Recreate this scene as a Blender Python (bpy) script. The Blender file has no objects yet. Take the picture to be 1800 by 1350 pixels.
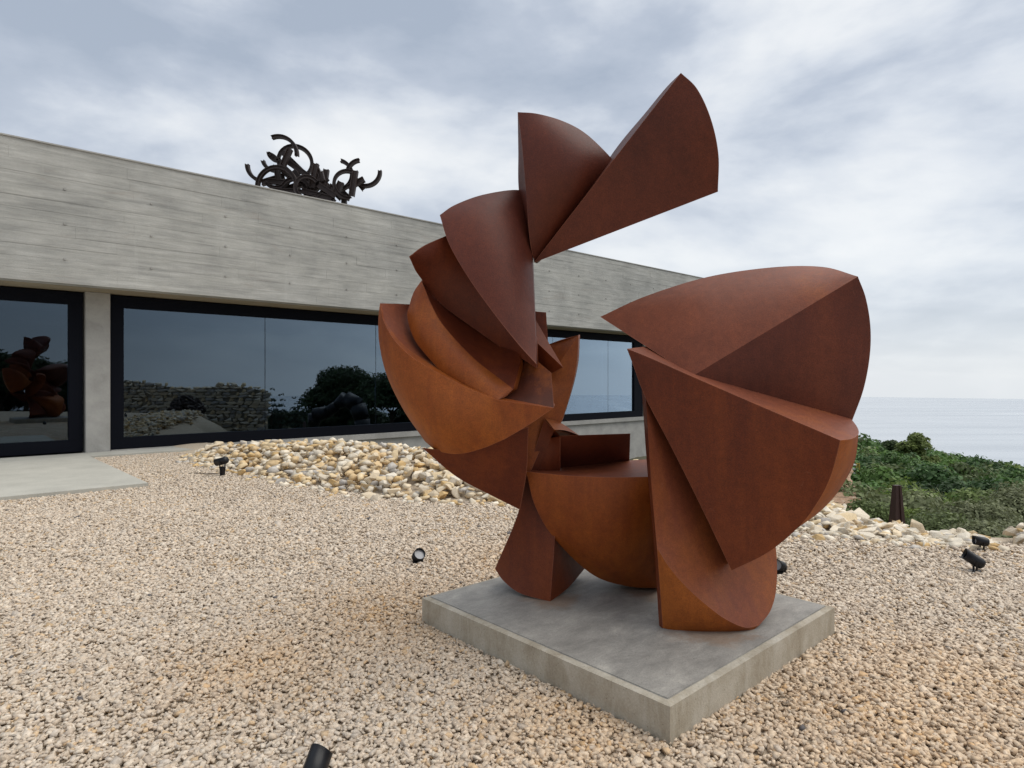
import bpy, bmesh, math, random
import numpy as np
from mathutils import Vector, Matrix, noise

random.seed(7); rng = np.random.default_rng(7)
scene = bpy.context.scene
COL = scene.collection
R = math.radians

# ------------------------------------------------------------------ camera
F = 1120.0            # focal length in pixels of an 1800 px wide picture
EYE = 1.6
cam_d = bpy.data.cameras.new('camera'); cam = bpy.data.objects.new('camera', cam_d)
COL.objects.link(cam); scene.camera = cam
cam.location = (0, 0, EYE); cam.rotation_euler = (R(90), 0, 0)
cam_d.sensor_width = 36.0; cam_d.lens = 36.0*F/1800.0
cam_d.shift_y = -5.0/1800.0
cam_d.clip_start = 0.05; cam_d.clip_end = 60000

# ------------------------------------------------------------------ sky and sun
SUN_EL, SUN_AZ = R(62), R(82)       # azimuth to the right of the view direction
world = bpy.data.worlds.new('World'); scene.world = world
world.use_nodes = True
nt = world.node_tree; nt.nodes.clear()
def N(t, typ, **kw):
    n = t.nodes.new(typ)
    for k, v in kw.items():
        setattr(n, k, v)
    return n
def L(t, a, b): t.links.new(a, b)
def math_node(t, op, a, b=None, clamp=False):
    n = N(t, 'ShaderNodeMath', operation=op); n.use_clamp = clamp
    for i, v in enumerate((a, b)):
        if v is None: continue
        if isinstance(v, (int, float)): n.inputs[i].default_value = v
        else: L(t, v, n.inputs[i])
    return n.outputs[0]
def ramp(t, fac, stops, interp='LINEAR'):
    n = N(t, 'ShaderNodeValToRGB'); cr = n.color_ramp; cr.interpolation = interp
    while len(cr.elements) > 1: cr.elements.remove(cr.elements[-1])
    cr.elements[0].position = stops[0][0]; cr.elements[0].color = (*stops[0][1], 1)
    for p, c in stops[1:]:
        e = cr.elements.new(p); e.color = (*c, 1)
    L(t, fac, n.inputs[0]); return n.outputs[0]
def mixc(t, fac, a, b, mode='MIX'):
    n = N(t, 'ShaderNodeMix', data_type='RGBA', blend_type=mode)
    for s, v in ((n.inputs[0], fac), (n.inputs[6], a), (n.inputs[7], b)):
        if isinstance(v, (int, float)): s.default_value = v
        elif isinstance(v, tuple): s.default_value = (*v, 1)
        else: L(t, v, s)
    return n.outputs[2]

tc = N(nt, 'ShaderNodeTexCoord')
sep = N(nt, 'ShaderNodeSeparateXYZ'); L(nt, tc.outputs['Generated'], sep.inputs[0])
zz = math_node(nt, 'MAXIMUM', sep.outputs[2], 0.0)
den = math_node(nt, 'ADD', zz, 0.16)
px_ = math_node(nt, 'DIVIDE', sep.outputs[0], den); py_ = math_node(nt, 'DIVIDE', sep.outputs[1], den)
comb = N(nt, 'ShaderNodeCombineXYZ'); L(nt, px_, comb.inputs[0]); L(nt, py_, comb.inputs[1])
def wnoise(scale, detail, rough, off, dist=0.0, sx=1.0, sphere=False):
    mp = N(nt, 'ShaderNodeMapping'); mp.inputs['Location'].default_value = off
    mp.inputs['Scale'].default_value = (sx, 1, 1); mp.inputs['Rotation'].default_value = (0, 0, R(-25))
    L(nt, tc.outputs['Generated'] if sphere else comb.outputs[0], mp.inputs[0])
    if sphere: mp.inputs['Scale'].default_value = (1, 1, 2.1); mp.inputs['Rotation'].default_value = (0, R(-9), 0)
    n = N(nt, 'ShaderNodeTexNoise'); n.inputs['Scale'].default_value = scale
    n.inputs['Detail'].default_value = detail; n.inputs['Roughness'].default_value = rough
    n.inputs['Distortion'].default_value = dist
    L(nt, mp.outputs[0], n.inputs['Vector']); return n.outputs[0]
n1 = wnoise(1.9, 6, 0.45, (3.1, 1.7, 0), 0.35, 0.75)
n2 = wnoise(2.3, 9, 0.54, (2.3, 5.2, 1.0), 0.15, 1.0, True)
cl = math_node(nt, 'ADD', math_node(nt, 'MULTIPLY', n1, 0.24), math_node(nt, 'MULTIPLY', n2, 0.76))
# the cloud deck is thinner, so brighter, towards the sun's side
sdir = (math.sin(SUN_AZ)*math.cos(SUN_EL), math.cos(SUN_AZ)*math.cos(SUN_EL), math.sin(SUN_EL))
dt = N(nt, 'ShaderNodeVectorMath', operation='DOT_PRODUCT'); L(nt, tc.outputs['Generated'], dt.inputs[0]); dt.inputs[1].default_value = sdir
glow = math_node(nt, 'MULTIPLY', math_node(nt, 'SUBTRACT', dt.outputs['Value'], 0.42), 0.20)
cl = math_node(nt, 'ADD', cl, glow); cl = math_node(nt, 'ADD', math_node(nt, 'MULTIPLY', math_node(nt, 'SUBTRACT', cl, 0.52), 1.35), 0.525)
clouds = ramp(nt, cl, [(0.36, (0.39, 0.45, 0.545)), (0.45, (0.49, 0.545, 0.635)), (0.53, (0.66, 0.705, 0.77)), (0.62, (0.82, 0.845, 0.87)), (0.72, (0.92, 0.93, 0.93))])
hz = math_node(nt, 'POWER', math_node(nt, 'SUBTRACT', 1.0, zz, clamp=True), 7.0)
clouds = mixc(nt, math_node(nt, 'MULTIPLY', hz, 0.85), clouds, (0.80, 0.835, 0.865))
clouds10 = mixc(nt, 1.0, clouds, (7.0, 7.0, 7.0), 'MULTIPLY')
sky = N(nt, 'ShaderNodeTexSky', sky_type='NISHITA'); sky.sun_disc = False
sky.sun_elevation = SUN_EL; sky.sun_rotation = SUN_AZ
skymix = mixc(nt, 0.93, sky.outputs[0], clouds10)
bg = N(nt, 'ShaderNodeBackground'); bg.inputs[1].default_value = 0.1
L(nt, skymix, bg.inputs[0])
wo = N(nt, 'ShaderNodeOutputWorld'); L(nt, bg.outputs[0], wo.inputs[0])

sun_d = bpy.data.lights.new('sun', 'SUN'); sun_d.energy = 1.5; sun_d.angle = R(60); sun_d.color = (1.0, 0.95, 0.88)
sun = bpy.data.objects.new('sun', sun_d); COL.objects.link(sun)
sun.rotation_euler = Vector(sdir).to_track_quat('Z', 'Y').to_euler(); sun.location = (20, 20, 40)
vs = scene.view_settings
vs.view_transform = 'Standard'; vs.look = 'None'; vs.gamma = 1.0; vs.exposure = 0.6; vs.use_curve_mapping = False
scene.cycles.max_bounces = 6; scene.cycles.transparent_max_bounces = 12

# ------------------------------------------------------------------ helpers
def at(u, v, d):
    """a point seen at picture position (u, v) standing d metres in front"""
    return Vector(((u-900)/F*d, d, EYE + (670-v)/F*d))
def link(o, parent=None):
    COL.objects.link(o)
    if parent is not None: o.parent = parent
    return o
def props(o, label=None, cat=None, group=None, kind=None):
    if label: o['label'] = label
    if cat: o['category'] = cat
    if group: o['group'] = group
    if kind: o['kind'] = kind
    return o
def empty(name, loc=(0, 0, 0), rotz=0, label=None, cat=None, group=None):
    o = bpy.data.objects.new(name, None); link(o); o.location = loc; o.rotation_euler = (0, 0, rotz)
    o.empty_display_size = 0.1
    return props(o, label, cat, group)
def mesh_from(name, verts, faces, m=None, parent=None, smooth=False, kind=None):
    me = bpy.data.meshes.new(name); me.from_pydata([tuple(v) for v in verts], [], faces); me.update()
    if smooth: me.polygons.foreach_set('use_smooth', [True]*len(me.polygons))
    if m: me.materials.append(m)
    o = bpy.data.objects.new(name, me); link(o, parent)
    if kind: o['kind'] = kind
    return o
def np_mesh(name, V, T, cols=None, m=None, parent=None, nper=3):
    """big meshes: V (n,3), T (k,nper)"""
    me = bpy.data.meshes.new(name)
    me.vertices.add(len(V)); me.vertices.foreach_set('co', V.astype(np.float32).ravel())
    me.loops.add(T.size); me.loops.foreach_set('vertex_index', T.astype(np.int32).ravel())
    me.polygons.add(len(T)); me.polygons.foreach_set('loop_start', np.arange(0, T.size, nper, dtype=np.int32))
    me.polygons.foreach_set('loop_total', np.full(len(T), nper, dtype=np.int32))
    me.update(calc_edges=True)
    if cols is not None:
        a = me.color_attributes.new('Col', 'FLOAT_COLOR', 'POINT')
        c = np.ones((len(V), 4), np.float32); c[:, :3] = cols; a.data.foreach_set('color', c.ravel())
    if m: me.materials.append(m)
    o = bpy.data.objects.new(name, me); link(o, parent); return o
def to_obj(name, bm, m=None, parent=None, smooth=False, kind=None):
    me = bpy.data.meshes.new(name); bm.to_mesh(me); bm.free()
    if smooth: me.polygons.foreach_set('use_smooth', [True]*len(me.polygons))
    if m: me.materials.append(m)
    o = bpy.data.objects.new(name, me); link(o, parent)
    if kind: o['kind'] = kind
    return o
def add_box(bm, x0, x1, y0, y1, z0, z1, bevel=0.0):
    r = bmesh.ops.create_cube(bm, size=1.0)
    bmesh.ops.scale(bm, vec=(x1-x0, y1-y0, z1-z0), verts=r['verts'])
    bmesh.ops.translate(bm, vec=((x0+x1)/2, (y0+y1)/2, (z0+z1)/2), verts=r['verts'])
    if bevel > 0:
        es = list({e for v in r['verts'] for e in v.link_edges})
        bmesh.ops.bevel(bm, geom=es, offset=bevel, segments=2, affect='EDGES')
def box(name, x0, x1, y0, y1, z0, z1, m, parent=None, bevel=0.0, kind=None):
    bm = bmesh.new(); add_box(bm, x0, x1, y0, y1, z0, z1, bevel)
    return to_obj(name, bm, m, parent, kind=kind)
def add_cyl(bm, p0, p1, r0, r1=None, seg=20, caps=True):
    p0, p1 = Vector(p0), Vector(p1); r1 = r0 if r1 is None else r1
    d = p1-p0; q = d.to_track_quat('Z', 'Y')
    r = bmesh.ops.create_cone(bm, cap_ends=caps, segments=seg, radius1=r0, radius2=r1, depth=d.length)
    bmesh.ops.transform(bm, matrix=Matrix.Translation((p0+p1)/2) @ q.to_matrix().to_4x4(), verts=r['verts'])

# ------------------------------------------------------------------ materials
def new_mat(name):
    m = bpy.data.materials.new(name); m.use_nodes = True
    t = m.node_tree; t.nodes.clear()
    out = N(t, 'ShaderNodeOutputMaterial'); b = N(t, 'ShaderNodeBsdfPrincipled')
    L(t, b.outputs[0], out.inputs[0])
    return m, t, b, out
def tnoise(t, vec, scale, detail=4, rough=0.5, dist=0.0):
    n = N(t, 'ShaderNodeTexNoise'); n.inputs['Scale'].default_value = scale
    n.inputs['Detail'].default_value = detail; n.inputs['Roughness'].default_value = rough
    n.inputs['Distortion'].default_value = dist
    L(t, vec, n.inputs['Vector']); return n.outputs[0]
def mapped(t, src, scale=(1, 1, 1), rot=(0, 0, 0)):
    mp = N(t, 'ShaderNodeMapping'); mp.inputs['Scale'].default_value = scale; mp.inputs['Rotation'].default_value = rot
    L(t, src, mp.inputs[0]); return mp.outputs[0]
def bump(t, b, h, strength, dist):
    n = N(t, 'ShaderNodeBump'); n.inputs['Strength'].default_value = strength; n.inputs['Distance'].default_value = dist
    L(t, h, n.inputs['Height']); L(t, n.outputs[0], b.inputs['Normal']); return n

def corten(name, dark, mid, orange, bias):
    m, t, b, out = new_mat(name)
    g = N(t, 'ShaderNodeTexCoord'); ob = g.outputs['Object']
    big = tnoise(t, mapped(t, ob, (1.4, 1.4, 0.7)), 1.3, 3, 0.5, 0.3)
    streak = tnoise(t, mapped(t, ob, (14, 14, 0.6)), 1.0, 5, 0.65)
    f = math_node(t, 'ADD', math_node(t, 'MULTIPLY', big, 0.7), math_node(t, 'MULTIPLY', streak, 0.3))
    sz = N(t, 'ShaderNodeSeparateXYZ'); L(t, ob, sz.inputs[0])      # the rust is younger, so more orange, low down where water collects
    low = math_node(t, 'MULTIPLY', math_node(t, 'SUBTRACT', 1.5, sz.outputs[2]), 0.045)
    f = math_node(t, 'ADD', math_node(t, 'ADD', f, bias), low)
    c = ramp(t, f, [(0.34, dark), (0.52, mid), (0.72, orange)])
    fine = tnoise(t, ob, 140, 3, 0.6)
    c = mixc(t, 0.45, c, ramp(t, fine, [(0.3, (0.5, 0.45, 0.42)), (0.7, (1.45, 1.4, 1.3))]), 'MULTIPLY')
    med = tnoise(t, ob, 22, 5, 0.7)
    c = mixc(t, 0.35, c, ramp(t, med, [(0.32, (0.62, 0.6, 0.6)), (0.68, (1.3, 1.28, 1.2))]), 'MULTIPLY')
    # faint pale scuffs left by handling
    sc = tnoise(t, mapped(t, ob, (5, 5, 2)), 3.2, 6, 0.7, 1.2)
    scf = ramp(t, sc, [(0.66, (0, 0, 0)), (0.78, (0.30, 0.30, 0.30))])
    c = mixc(t, scf, c, (0.30, 0.13, 0.085))
    L(t, c, b.inputs['Base Color'])
    b.inputs['Metallic'].default_value = 0.0
    L(t, math_node(t, 'ADD', math_node(t, 'MULTIPLY', fine, 0.25), 0.42), b.inputs['Roughness'])
    b.inputs['Specular IOR Level'].default_value = 0.28
    h = math_node(t, 'ADD', math_node(t, 'MULTIPLY', fine, 0.5), math_node(t, 'MULTIPLY', tnoise(t, ob, 5, 3), 3.0))
    bn = bump(t, b, h, 0.35, 0.004)
    # polished, lighter arrises
    bv = N(t, 'ShaderNodeBevel', samples=4); bv.inputs['Radius'].default_value = 0.007
    ge = N(t, 'ShaderNodeNewGeometry'); dp = N(t, 'ShaderNodeVectorMath', operation='DOT_PRODUCT')
    L(t, bv.outputs[0], dp.inputs[0]); L(t, ge.outputs['Normal'], dp.inputs[1])
    em = ramp(t, dp.outputs['Value'], [(0.86, (0.6, 0.6, 0.6)), (0.985, (0, 0, 0))])
    L(t, mixc(t, em, c, (0.30, 0.11, 0.06)), b.inputs['Base Color'])
    return m
STEEL_TOP = corten('weathering_steel_brown', (0.078, 0.019, 0.012), (0.108, 0.026, 0.014), (0.15, 0.038, 0.017), 0.0)
STEEL = corten('weathering_steel_red', (0.074, 0.0145, 0.0065), (0.110, 0.022, 0.008), (0.175, 0.039, 0.010), 0.02)
STEEL_OR = corten('weathering_steel_orange', (0.125, 0.027, 0.008), (0.21, 0.050, 0.010), (0.32, 0.092, 0.014), 0.06)

STAINED = corten('weathering_steel_stained', (0.050, 0.015, 0.010), (0.085, 0.023, 0.012), (0.34, 0.095, 0.013), -0.02)
def concrete(name, c0, c1, c2, stretch=(1, 1, 1), scale=3.0, bumpiness=0.3, pores=True):
    m, t, b, out = new_mat(name)
    g = N(t, 'ShaderNodeTexCoord'); ob = g.outputs['Object']
    a = tnoise(t, mapped(t, ob, stretch), scale, 8, 0.62, 0.4)
    d = tnoise(t, ob, 0.9, 4, 0.6)
    f = math_node(t, 'ADD', math_node(t, 'MULTIPLY', a, 0.6), math_node(t, 'MULTIPLY', d, 0.4))
    c = ramp(t, f, [(0.32, c0), (0.5, c1), (0.68, c2)])
    fine = tnoise(t, mapped(t, ob, stretch), 60, 5, 0.7)
    c = mixc(t, 0.4, c, ramp(t, fine, [(0.25, (0.65, 0.65, 0.65)), (0.75, (1.3, 1.3, 1.3))]), 'MULTIPLY')
    h = math_node(t, 'ADD', math_node(t, 'MULTIPLY', fine, 0.6), math_node(t, 'MULTIPLY', a, 1.0))
    if pores:
        v = N(t, 'ShaderNodeTexVoronoi'); v.inputs['Scale'].default_value = 26; L(t, ob, v.inputs['Vector'])
        hole = ramp(t, v.outputs['Distance'], [(0.05, (0, 0, 0)), (0.11, (1, 1, 1))])
        c = mixc(t, 0.5, c, hole, 'MULTIPLY')
    L(t, c, b.inputs['Base Color']); b.inputs['Roughness'].default_value = 0.8
    bump(t, b, h, bumpiness, 0.01)
    return m
BOARD = concrete('board_marked_concrete', (0.27, 0.27, 0.252), (0.40, 0.395, 0.366), (0.53, 0.525, 0.49), (0.4, 1, 5), 2.6, 0.7)
def weather(m):
    """blotchy tone of the pours, lime runs and a few brown stains"""
    t = m.node_tree; b = [n for n in t.nodes if n.type == 'BSDF_PRINCIPLED'][0]
    src = b.inputs['Base Color'].links[0].from_socket
    g = N(t, 'ShaderNodeTexCoord'); ob = g.outputs['Object']
    pour = tnoise(t, mapped(t, ob, (0.35, 1, 0.9)), 1.1, 5, 0.65, 0.6)
    c = mixc(t, 0.85, src, ramp(t, pour, [(0.3, (0.76, 0.77, 0.78)), (0.5, (1, 1, 1)), (0.7, (1.14, 1.14, 1.12))]), 'MULTIPLY')
    run = tnoise(t, mapped(t, ob, (5, 1, 0.35)), 1.4, 6, 0.7, 0.3)
    c = mixc(t, ramp(t, run, [(0.60, (0, 0, 0)), (0.80, (0.45,)*3)]), c, (0.56, 0.56, 0.53))
    br = tnoise(t, mapped(t, ob, (0.6, 1, 3)), 1.3, 5, 0.7, 0.8)
    c = mixc(t, ramp(t, br, [(0.60, (0, 0, 0)), (0.74, (0.4,)*3)]), c, (0.30, 0.245, 0.20))
    L(t, c, b.inputs['Base Color'])
weather(BOARD)
CONC = concrete('smooth_concrete', (0.27, 0.265, 0.245), (0.36, 0.352, 0.33), (0.44, 0.43, 0.40), (1, 1, 1), 2.5, 0.25)
SLABM = concrete('paving_concrete', (0.36, 0.35, 0.31), (0.43, 0.42, 0.37), (0.50, 0.485, 0.43), (1, 1, 1), 1.4, 0.2, False)
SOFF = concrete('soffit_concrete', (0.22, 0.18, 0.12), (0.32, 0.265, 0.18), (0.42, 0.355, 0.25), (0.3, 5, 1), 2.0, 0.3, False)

def plinth_top_mat():
    m, t, b, out = new_mat('trowelled_concrete')
    g = N(t, 'ShaderNodeTexCoord'); ob = g.outputs['Object']
    a = tnoise(t, mapped(t, ob, (1.6, 3.2, 1), (0, 0, R(20))), 2.1, 12, 0.74, 0.35)
    c = ramp(t, a, [(0.28, (0.18, 0.172, 0.158)), (0.42, (0.245, 0.236, 0.216)), (0.56, (0.32, 0.307, 0.28)), (0.70, (0.44, 0.42, 0.375))])
    sp = N(t, 'ShaderNodeTexVoronoi'); sp.inputs['Scale'].default_value = 30; L(t, ob, sp.inputs['Vector'])
    pit = ramp(t, sp.outputs['Distance'], [(0.05, (0.3, 0.28, 0.26)), (0.12, (1, 1, 1))])
    c = mixc(t, 0.6, c, pit, 'MULTIPLY')
    gr = tnoise(t, ob, 130, 4, 0.75)
    c = mixc(t, 0.6, c, ramp(t, gr, [(0.25, (0.6, 0.6, 0.6)), (0.75, (1.35, 1.33, 1.3))]), 'MULTIPLY')
    L(t, c, b.inputs['Base Color']); b.inputs['Roughness'].default_value = 0.6
    bump(t, b, math_node(t, 'ADD', a, math_node(t, 'MULTIPLY', tnoise(t, ob, 80, 4), 0.2)), 0.35, 0.01)
    return m
PTOP = plinth_top_mat()
def rust_runoff(m, spots):
    """brown water marks on the slab where the steel feet stand"""
    t = m.node_tree; b = [n for n in t.nodes if n.type == 'BSDF_PRINCIPLED'][0]
    c = b.inputs['Base Color'].links[0].from_socket
    g = N(t, 'ShaderNodeNewGeometry'); nz = tnoise(t, g.outputs['Position'], 7, 6, 0.7, 0.5)
    for (p, rad) in spots:
        d = N(t, 'ShaderNodeVectorMath', operation='DISTANCE'); L(t, g.outputs['Position'], d.inputs[0]); d.inputs[1].default_value = p
        q = math_node(t, 'ADD', math_node(t, 'DIVIDE', d.outputs['Value'], rad), math_node(t, 'MULTIPLY', nz, 0.9))
        c = mixc(t, ramp(t, q, [(0.75, (0.5,)*3), (1.0, (0, 0, 0))]), c, (0.24, 0.13, 0.06))
    L(t, c, b.inputs['Base Color'])
rust_runoff(PTOP, [((1.12, 3.66, 0.18), 0.5), ((0.25, 4.15, 0.18), 0.38), ((0.95, 4.3, 0.18), 0.4)])
def plinth_side_mat():
    m, t, b, out = new_mat('cast_concrete_side')
    g = N(t, 'ShaderNodeTexCoord'); ob = g.outputs['Object']
    a = tnoise(t, mapped(t, ob, (5, 5, 1.6)), 1.6, 7, 0.7, 0.6)
    d = tnoise(t, ob, 3.0, 6, 0.7)
    f = math_node(t, 'ADD', math_node(t, 'MULTIPLY', a, 0.5), math_node(t, 'MULTIPLY', d, 0.5))
    c = ramp(t, f, [(0.33, (0.25, 0.205, 0.145)), (0.46, (0.37, 0.325, 0.25)), (0.58, (0.46, 0.42, 0.345)), (0.72, (0.54, 0.51, 0.44))])
    fine = tnoise(t, ob, 90, 5, 0.7)
    c = mixc(t, 0.5, c, ramp(t, fine, [(0.25, (0.6, 0.6, 0.6)), (0.75, (1.3, 1.3, 1.3))]), 'MULTIPLY')
    sp = N(t, 'ShaderNodeTexVoronoi'); sp.inputs['Scale'].default_value = 34; L(t, ob, sp.inputs['Vector'])
    c = mixc(t, 0.55, c, ramp(t, sp.outputs['Distance'], [(0.06, (0.2, 0.18, 0.15)), (0.13, (1, 1, 1))]), 'MULTIPLY')
    L(t, c, b.inputs['Base Color']); b.inputs['Roughness'].default_value = 0.85
    bump(t, b, math_node(t, 'ADD', f, math_node(t, 'MULTIPLY', fine, 0.4)), 0.5, 0.01)
    return m
PSIDE = plinth_side_mat()

def stone_mat(name, rough=0.8, bscale=40, mul=1.0):
    m, t, b, out = new_mat(name)
    at_ = N(t, 'ShaderNodeAttribute'); at_.attribute_name = 'Col'
    g = N(t, 'ShaderNodeTexCoord'); ob = g.outputs['Object']
    n = tnoise(t, ob, bscale, 4, 0.6)
    c = mixc(t, 0.6, at_.outputs['Color'], ramp(t, n, [(0.3, (0.62*mul, 0.58*mul, 0.52*mul)), (0.6, (1.1*mul, 1.08*mul, 1.05*mul))]), 'MULTIPLY')
    L(t, c, b.inputs['Base Color']); b.inputs['Roughness'].default_value = rough
    bump(t, b, n, 0.3, 0.01)
    return m
GRAVEL = stone_mat('limestone_gravel', 0.85, 60)
ROCK = stone_mat('limestone_rubble', 0.85, 14)
def plain(name, c, rough=0.6, metal=0.0, spec=0.5):
    m, t, b, out = new_mat(name)
    g = N(t, 'ShaderNodeTexCoord')
    n = tnoise(t, g.outputs['Object'], 25, 4, 0.6)
    cc = mixc(t, 0.5, c, ramp(t, n, [(0.3, (0.75, 0.75, 0.75)), (0.7, (1.2, 1.2, 1.2))]), 'MULTIPLY')
    L(t, cc, b.inputs['Base Color']); b.inputs['Roughness'].default_value = rough
    b.inputs['Metallic'].default_value = metal; b.inputs['Specular IOR Level'].default_value = spec
    return m
BLACK = plain('black_powder_coat', (0.006, 0.0065, 0.009), 0.4, 0.0, 0.35)
FRAME = plain('anthracite_frame', (0.003, 0.004, 0.008), 0.6, 0.0, 0.10)
STEEL_LIT = corten('weathering_steel_lit', (0.15, 0.042, 0.022), (0.19, 0.053, 0.025), (0.26, 0.078, 0.022), 0.0)  # paler copy of the steel: skylight on the lit faces painted into the colour
DARKRUST = plain('dark_rusted_iron', (0.030, 0.017, 0.014), 0.6)
OBEL = plain('dark_rust_plate', (0.045, 0.022, 0.018), 0.55)
LENS = plain('lamp_lens', (0.35, 0.36, 0.38), 0.15)
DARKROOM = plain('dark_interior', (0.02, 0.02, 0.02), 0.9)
YPOLE = plain('yellow_painted_steel', (0.42, 0.30, 0.05), 0.6)
CERAM = plain('white_ceramic', (0.6, 0.6, 0.58), 0.3)
BARK = plain('bark', (0.09, 0.065, 0.045), 0.9)
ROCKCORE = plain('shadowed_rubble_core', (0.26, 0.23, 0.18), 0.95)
PALEROOF = plain('pale_rendered_wall', (0.42, 0.38, 0.33), 0.9)

def glass_mat():
    m = bpy.data.materials.new('coated_window_glass'); m.use_nodes = True; t = m.node_tree; t.nodes.clear()
    out = N(t, 'ShaderNodeOutputMaterial')
    tr = N(t, 'ShaderNodeBsdfTransparent'); tr.inputs[0].default_value = (0.30, 0.36, 0.40, 1)
    gl = N(t, 'ShaderNodeBsdfGlossy'); gl.inputs['Color'].default_value = (0.66, 0.83, 1.0, 1); gl.inputs['Roughness'].default_value = 0.0
    lw = N(t, 'ShaderNodeLayerWeight'); lw.inputs['Blend'].default_value = 0.5
    f = ramp(t, lw.outputs['Facing'], [(0.0, (0.085,)*3), (0.03, (0.13,)*3), (0.12, (0.20,)*3), (0.35, (0.42,)*3), (1.0, (0.95,)*3)])
    mx = N(t, 'ShaderNodeMixShader'); L(t, f, mx.inputs[0]); L(t, tr.outputs[0], mx.inputs[1]); L(t, gl.outputs[0], mx.inputs[2])
    L(t, mx.outputs[0], out.inputs[0]); return m
GLASS = glass_mat()

def leaf_mat():
    m, t, b, out = new_mat('foliage')
    a = N(t, 'ShaderNodeAttribute'); a.attribute_name = 'Col'
    L(t, a.outputs['Color'], b.inputs['Base Color']); b.inputs['Roughness'].default_value = 0.6
    b.inputs['Specular IOR Level'].default_value = 0.25
    tl = N(t, 'ShaderNodeBsdfTranslucent'); L(t, a.outputs['Color'], tl.inputs[0])
    mx = N(t, 'ShaderNodeMixShader'); mx.inputs[0].default_value = 0.3
    L(t, b.outputs[0], mx.inputs[1]); L(t, tl.outputs[0], mx.inputs[2]); L(t, mx.outputs[0], out.inputs[0])
    return m
LEAF = leaf_mat()
def ground_mat():
    m, t, b, out = new_mat('terrain_earth')
    a = N(t, 'ShaderNodeAttribute'); a.attribute_name = 'Col'
    g = N(t, 'ShaderNodeTexCoord'); ob = g.outputs['Object']
    n = tnoise(t, ob, 40, 5, 0.7)
    c = mixc(t, 0.8, a.outputs['Color'], ramp(t, n, [(0.3, (0.6, 0.6, 0.6)), (0.65, (1.15, 1.15, 1.1))]), 'MULTIPLY')
    L(t, c, b.inputs['Base Color']); b.inputs['Roughness'].default_value = 0.95
    bump(t, b, n, 0.6, 0.02); return m
GROUND = ground_mat()
def sea_mat():
    m, t, b, out = new_mat('sea_water')
    g = N(t, 'ShaderNodeTexCoord'); ob = g.outputs['Object']
    b.inputs['Base Color'].default_value = (0.16, 0.22, 0.29, 1)
    n = tnoise(t, mapped(t, ob, (0.0005, 0.004, 1)), 1.0, 6, 0.6, 0.5)
    L(t, ramp(t, n, [(0.35, (0.30, 0.30, 0.30)), (0.65, (0.14, 0.14, 0.14))]), b.inputs['Roughness'])
    c = ramp(t, n, [(0.3, (0.36, 0.395, 0.435)), (0.7, (0.44, 0.475, 0.51))])
    L(t, c, b.inputs['Base Color'])
    w = tnoise(t, mapped(t, ob, (0.05, 0.15, 1)), 1.0, 5, 0.7)
    bump(t, b, w, 0.06, 1.0)
    return m
SEA = sea_mat()

# ------------------------------------------------------------------ terrain
EDGE = [(-16, 19.5), (-7.2, 13.9), (-6.2, 12.4), (-4.6, 10.9), (-3.2, 9.7), (-1.95, 8.74), (-1, 8.35), (0, 8.26), (1.2, 7.6), (2.2, 7.0),
        (2.97, 6.62), (3.5, 6.33), (4.4, 6.2), (5.5, 5.9), (7.0, 4.2), (8.0, 1.0), (8.5, -6), (8, -30)]
EP = np.array(EDGE, float)
def edge_dist(X, Y):
    """signed distance to the terrace edge, positive outside (towards the valley), and the x of the nearest edge point"""
    X = np.asarray(X, float); Y = np.asarray(Y, float)
    best = np.full(X.shape, 1e9); sgn = np.ones(X.shape); ex = np.zeros(X.shape)
    for i in range(len(EP)-1):
        a, b = EP[i], EP[i+1]; d = b-a; l2 = d @ d
        s = np.clip(((X-a[0])*d[0]+(Y-a[1])*d[1])/l2, 0, 1)
        qx = a[0]+s*d[0]; qy = a[1]+s*d[1]
        dist = np.hypot(X-qx, Y-qy)
        cr = d[0]*(Y-a[1])-d[1]*(X-a[0])
        m = dist < best-1e-9
        best = np.where(m, dist, best); sgn = np.where(m, np.sign(cr), sgn); ex = np.where(m, qx, ex)
    return best*np.where(sgn == 0, 1, sgn), ex
def sstep(x, a, b):
    t = np.clip((x-a)/(b-a), 0, 1); return t*t*(3-2*t)
WD = np.array([0.736, 0.677]); WD = WD/np.hypot(*WD)     # direction of the gallery wall
WN = np.array([-WD[1], WD[0]])                              # into the building
P0 = np.array([-9.01, 14.3])
def canopy_z(X, D):
    u = 900+X/np.maximum(D, 1)*F
    v = np.interp(D, [8, 14, 25, 40, 60, 80], [1010, 945, 862, 808, 773, 763]) + np.clip(0.19*(u-1515), -10, 90)*np.interp(D, [20, 60], [0.25, 1.0])
    return EYE-(v-670)/F*D
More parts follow.
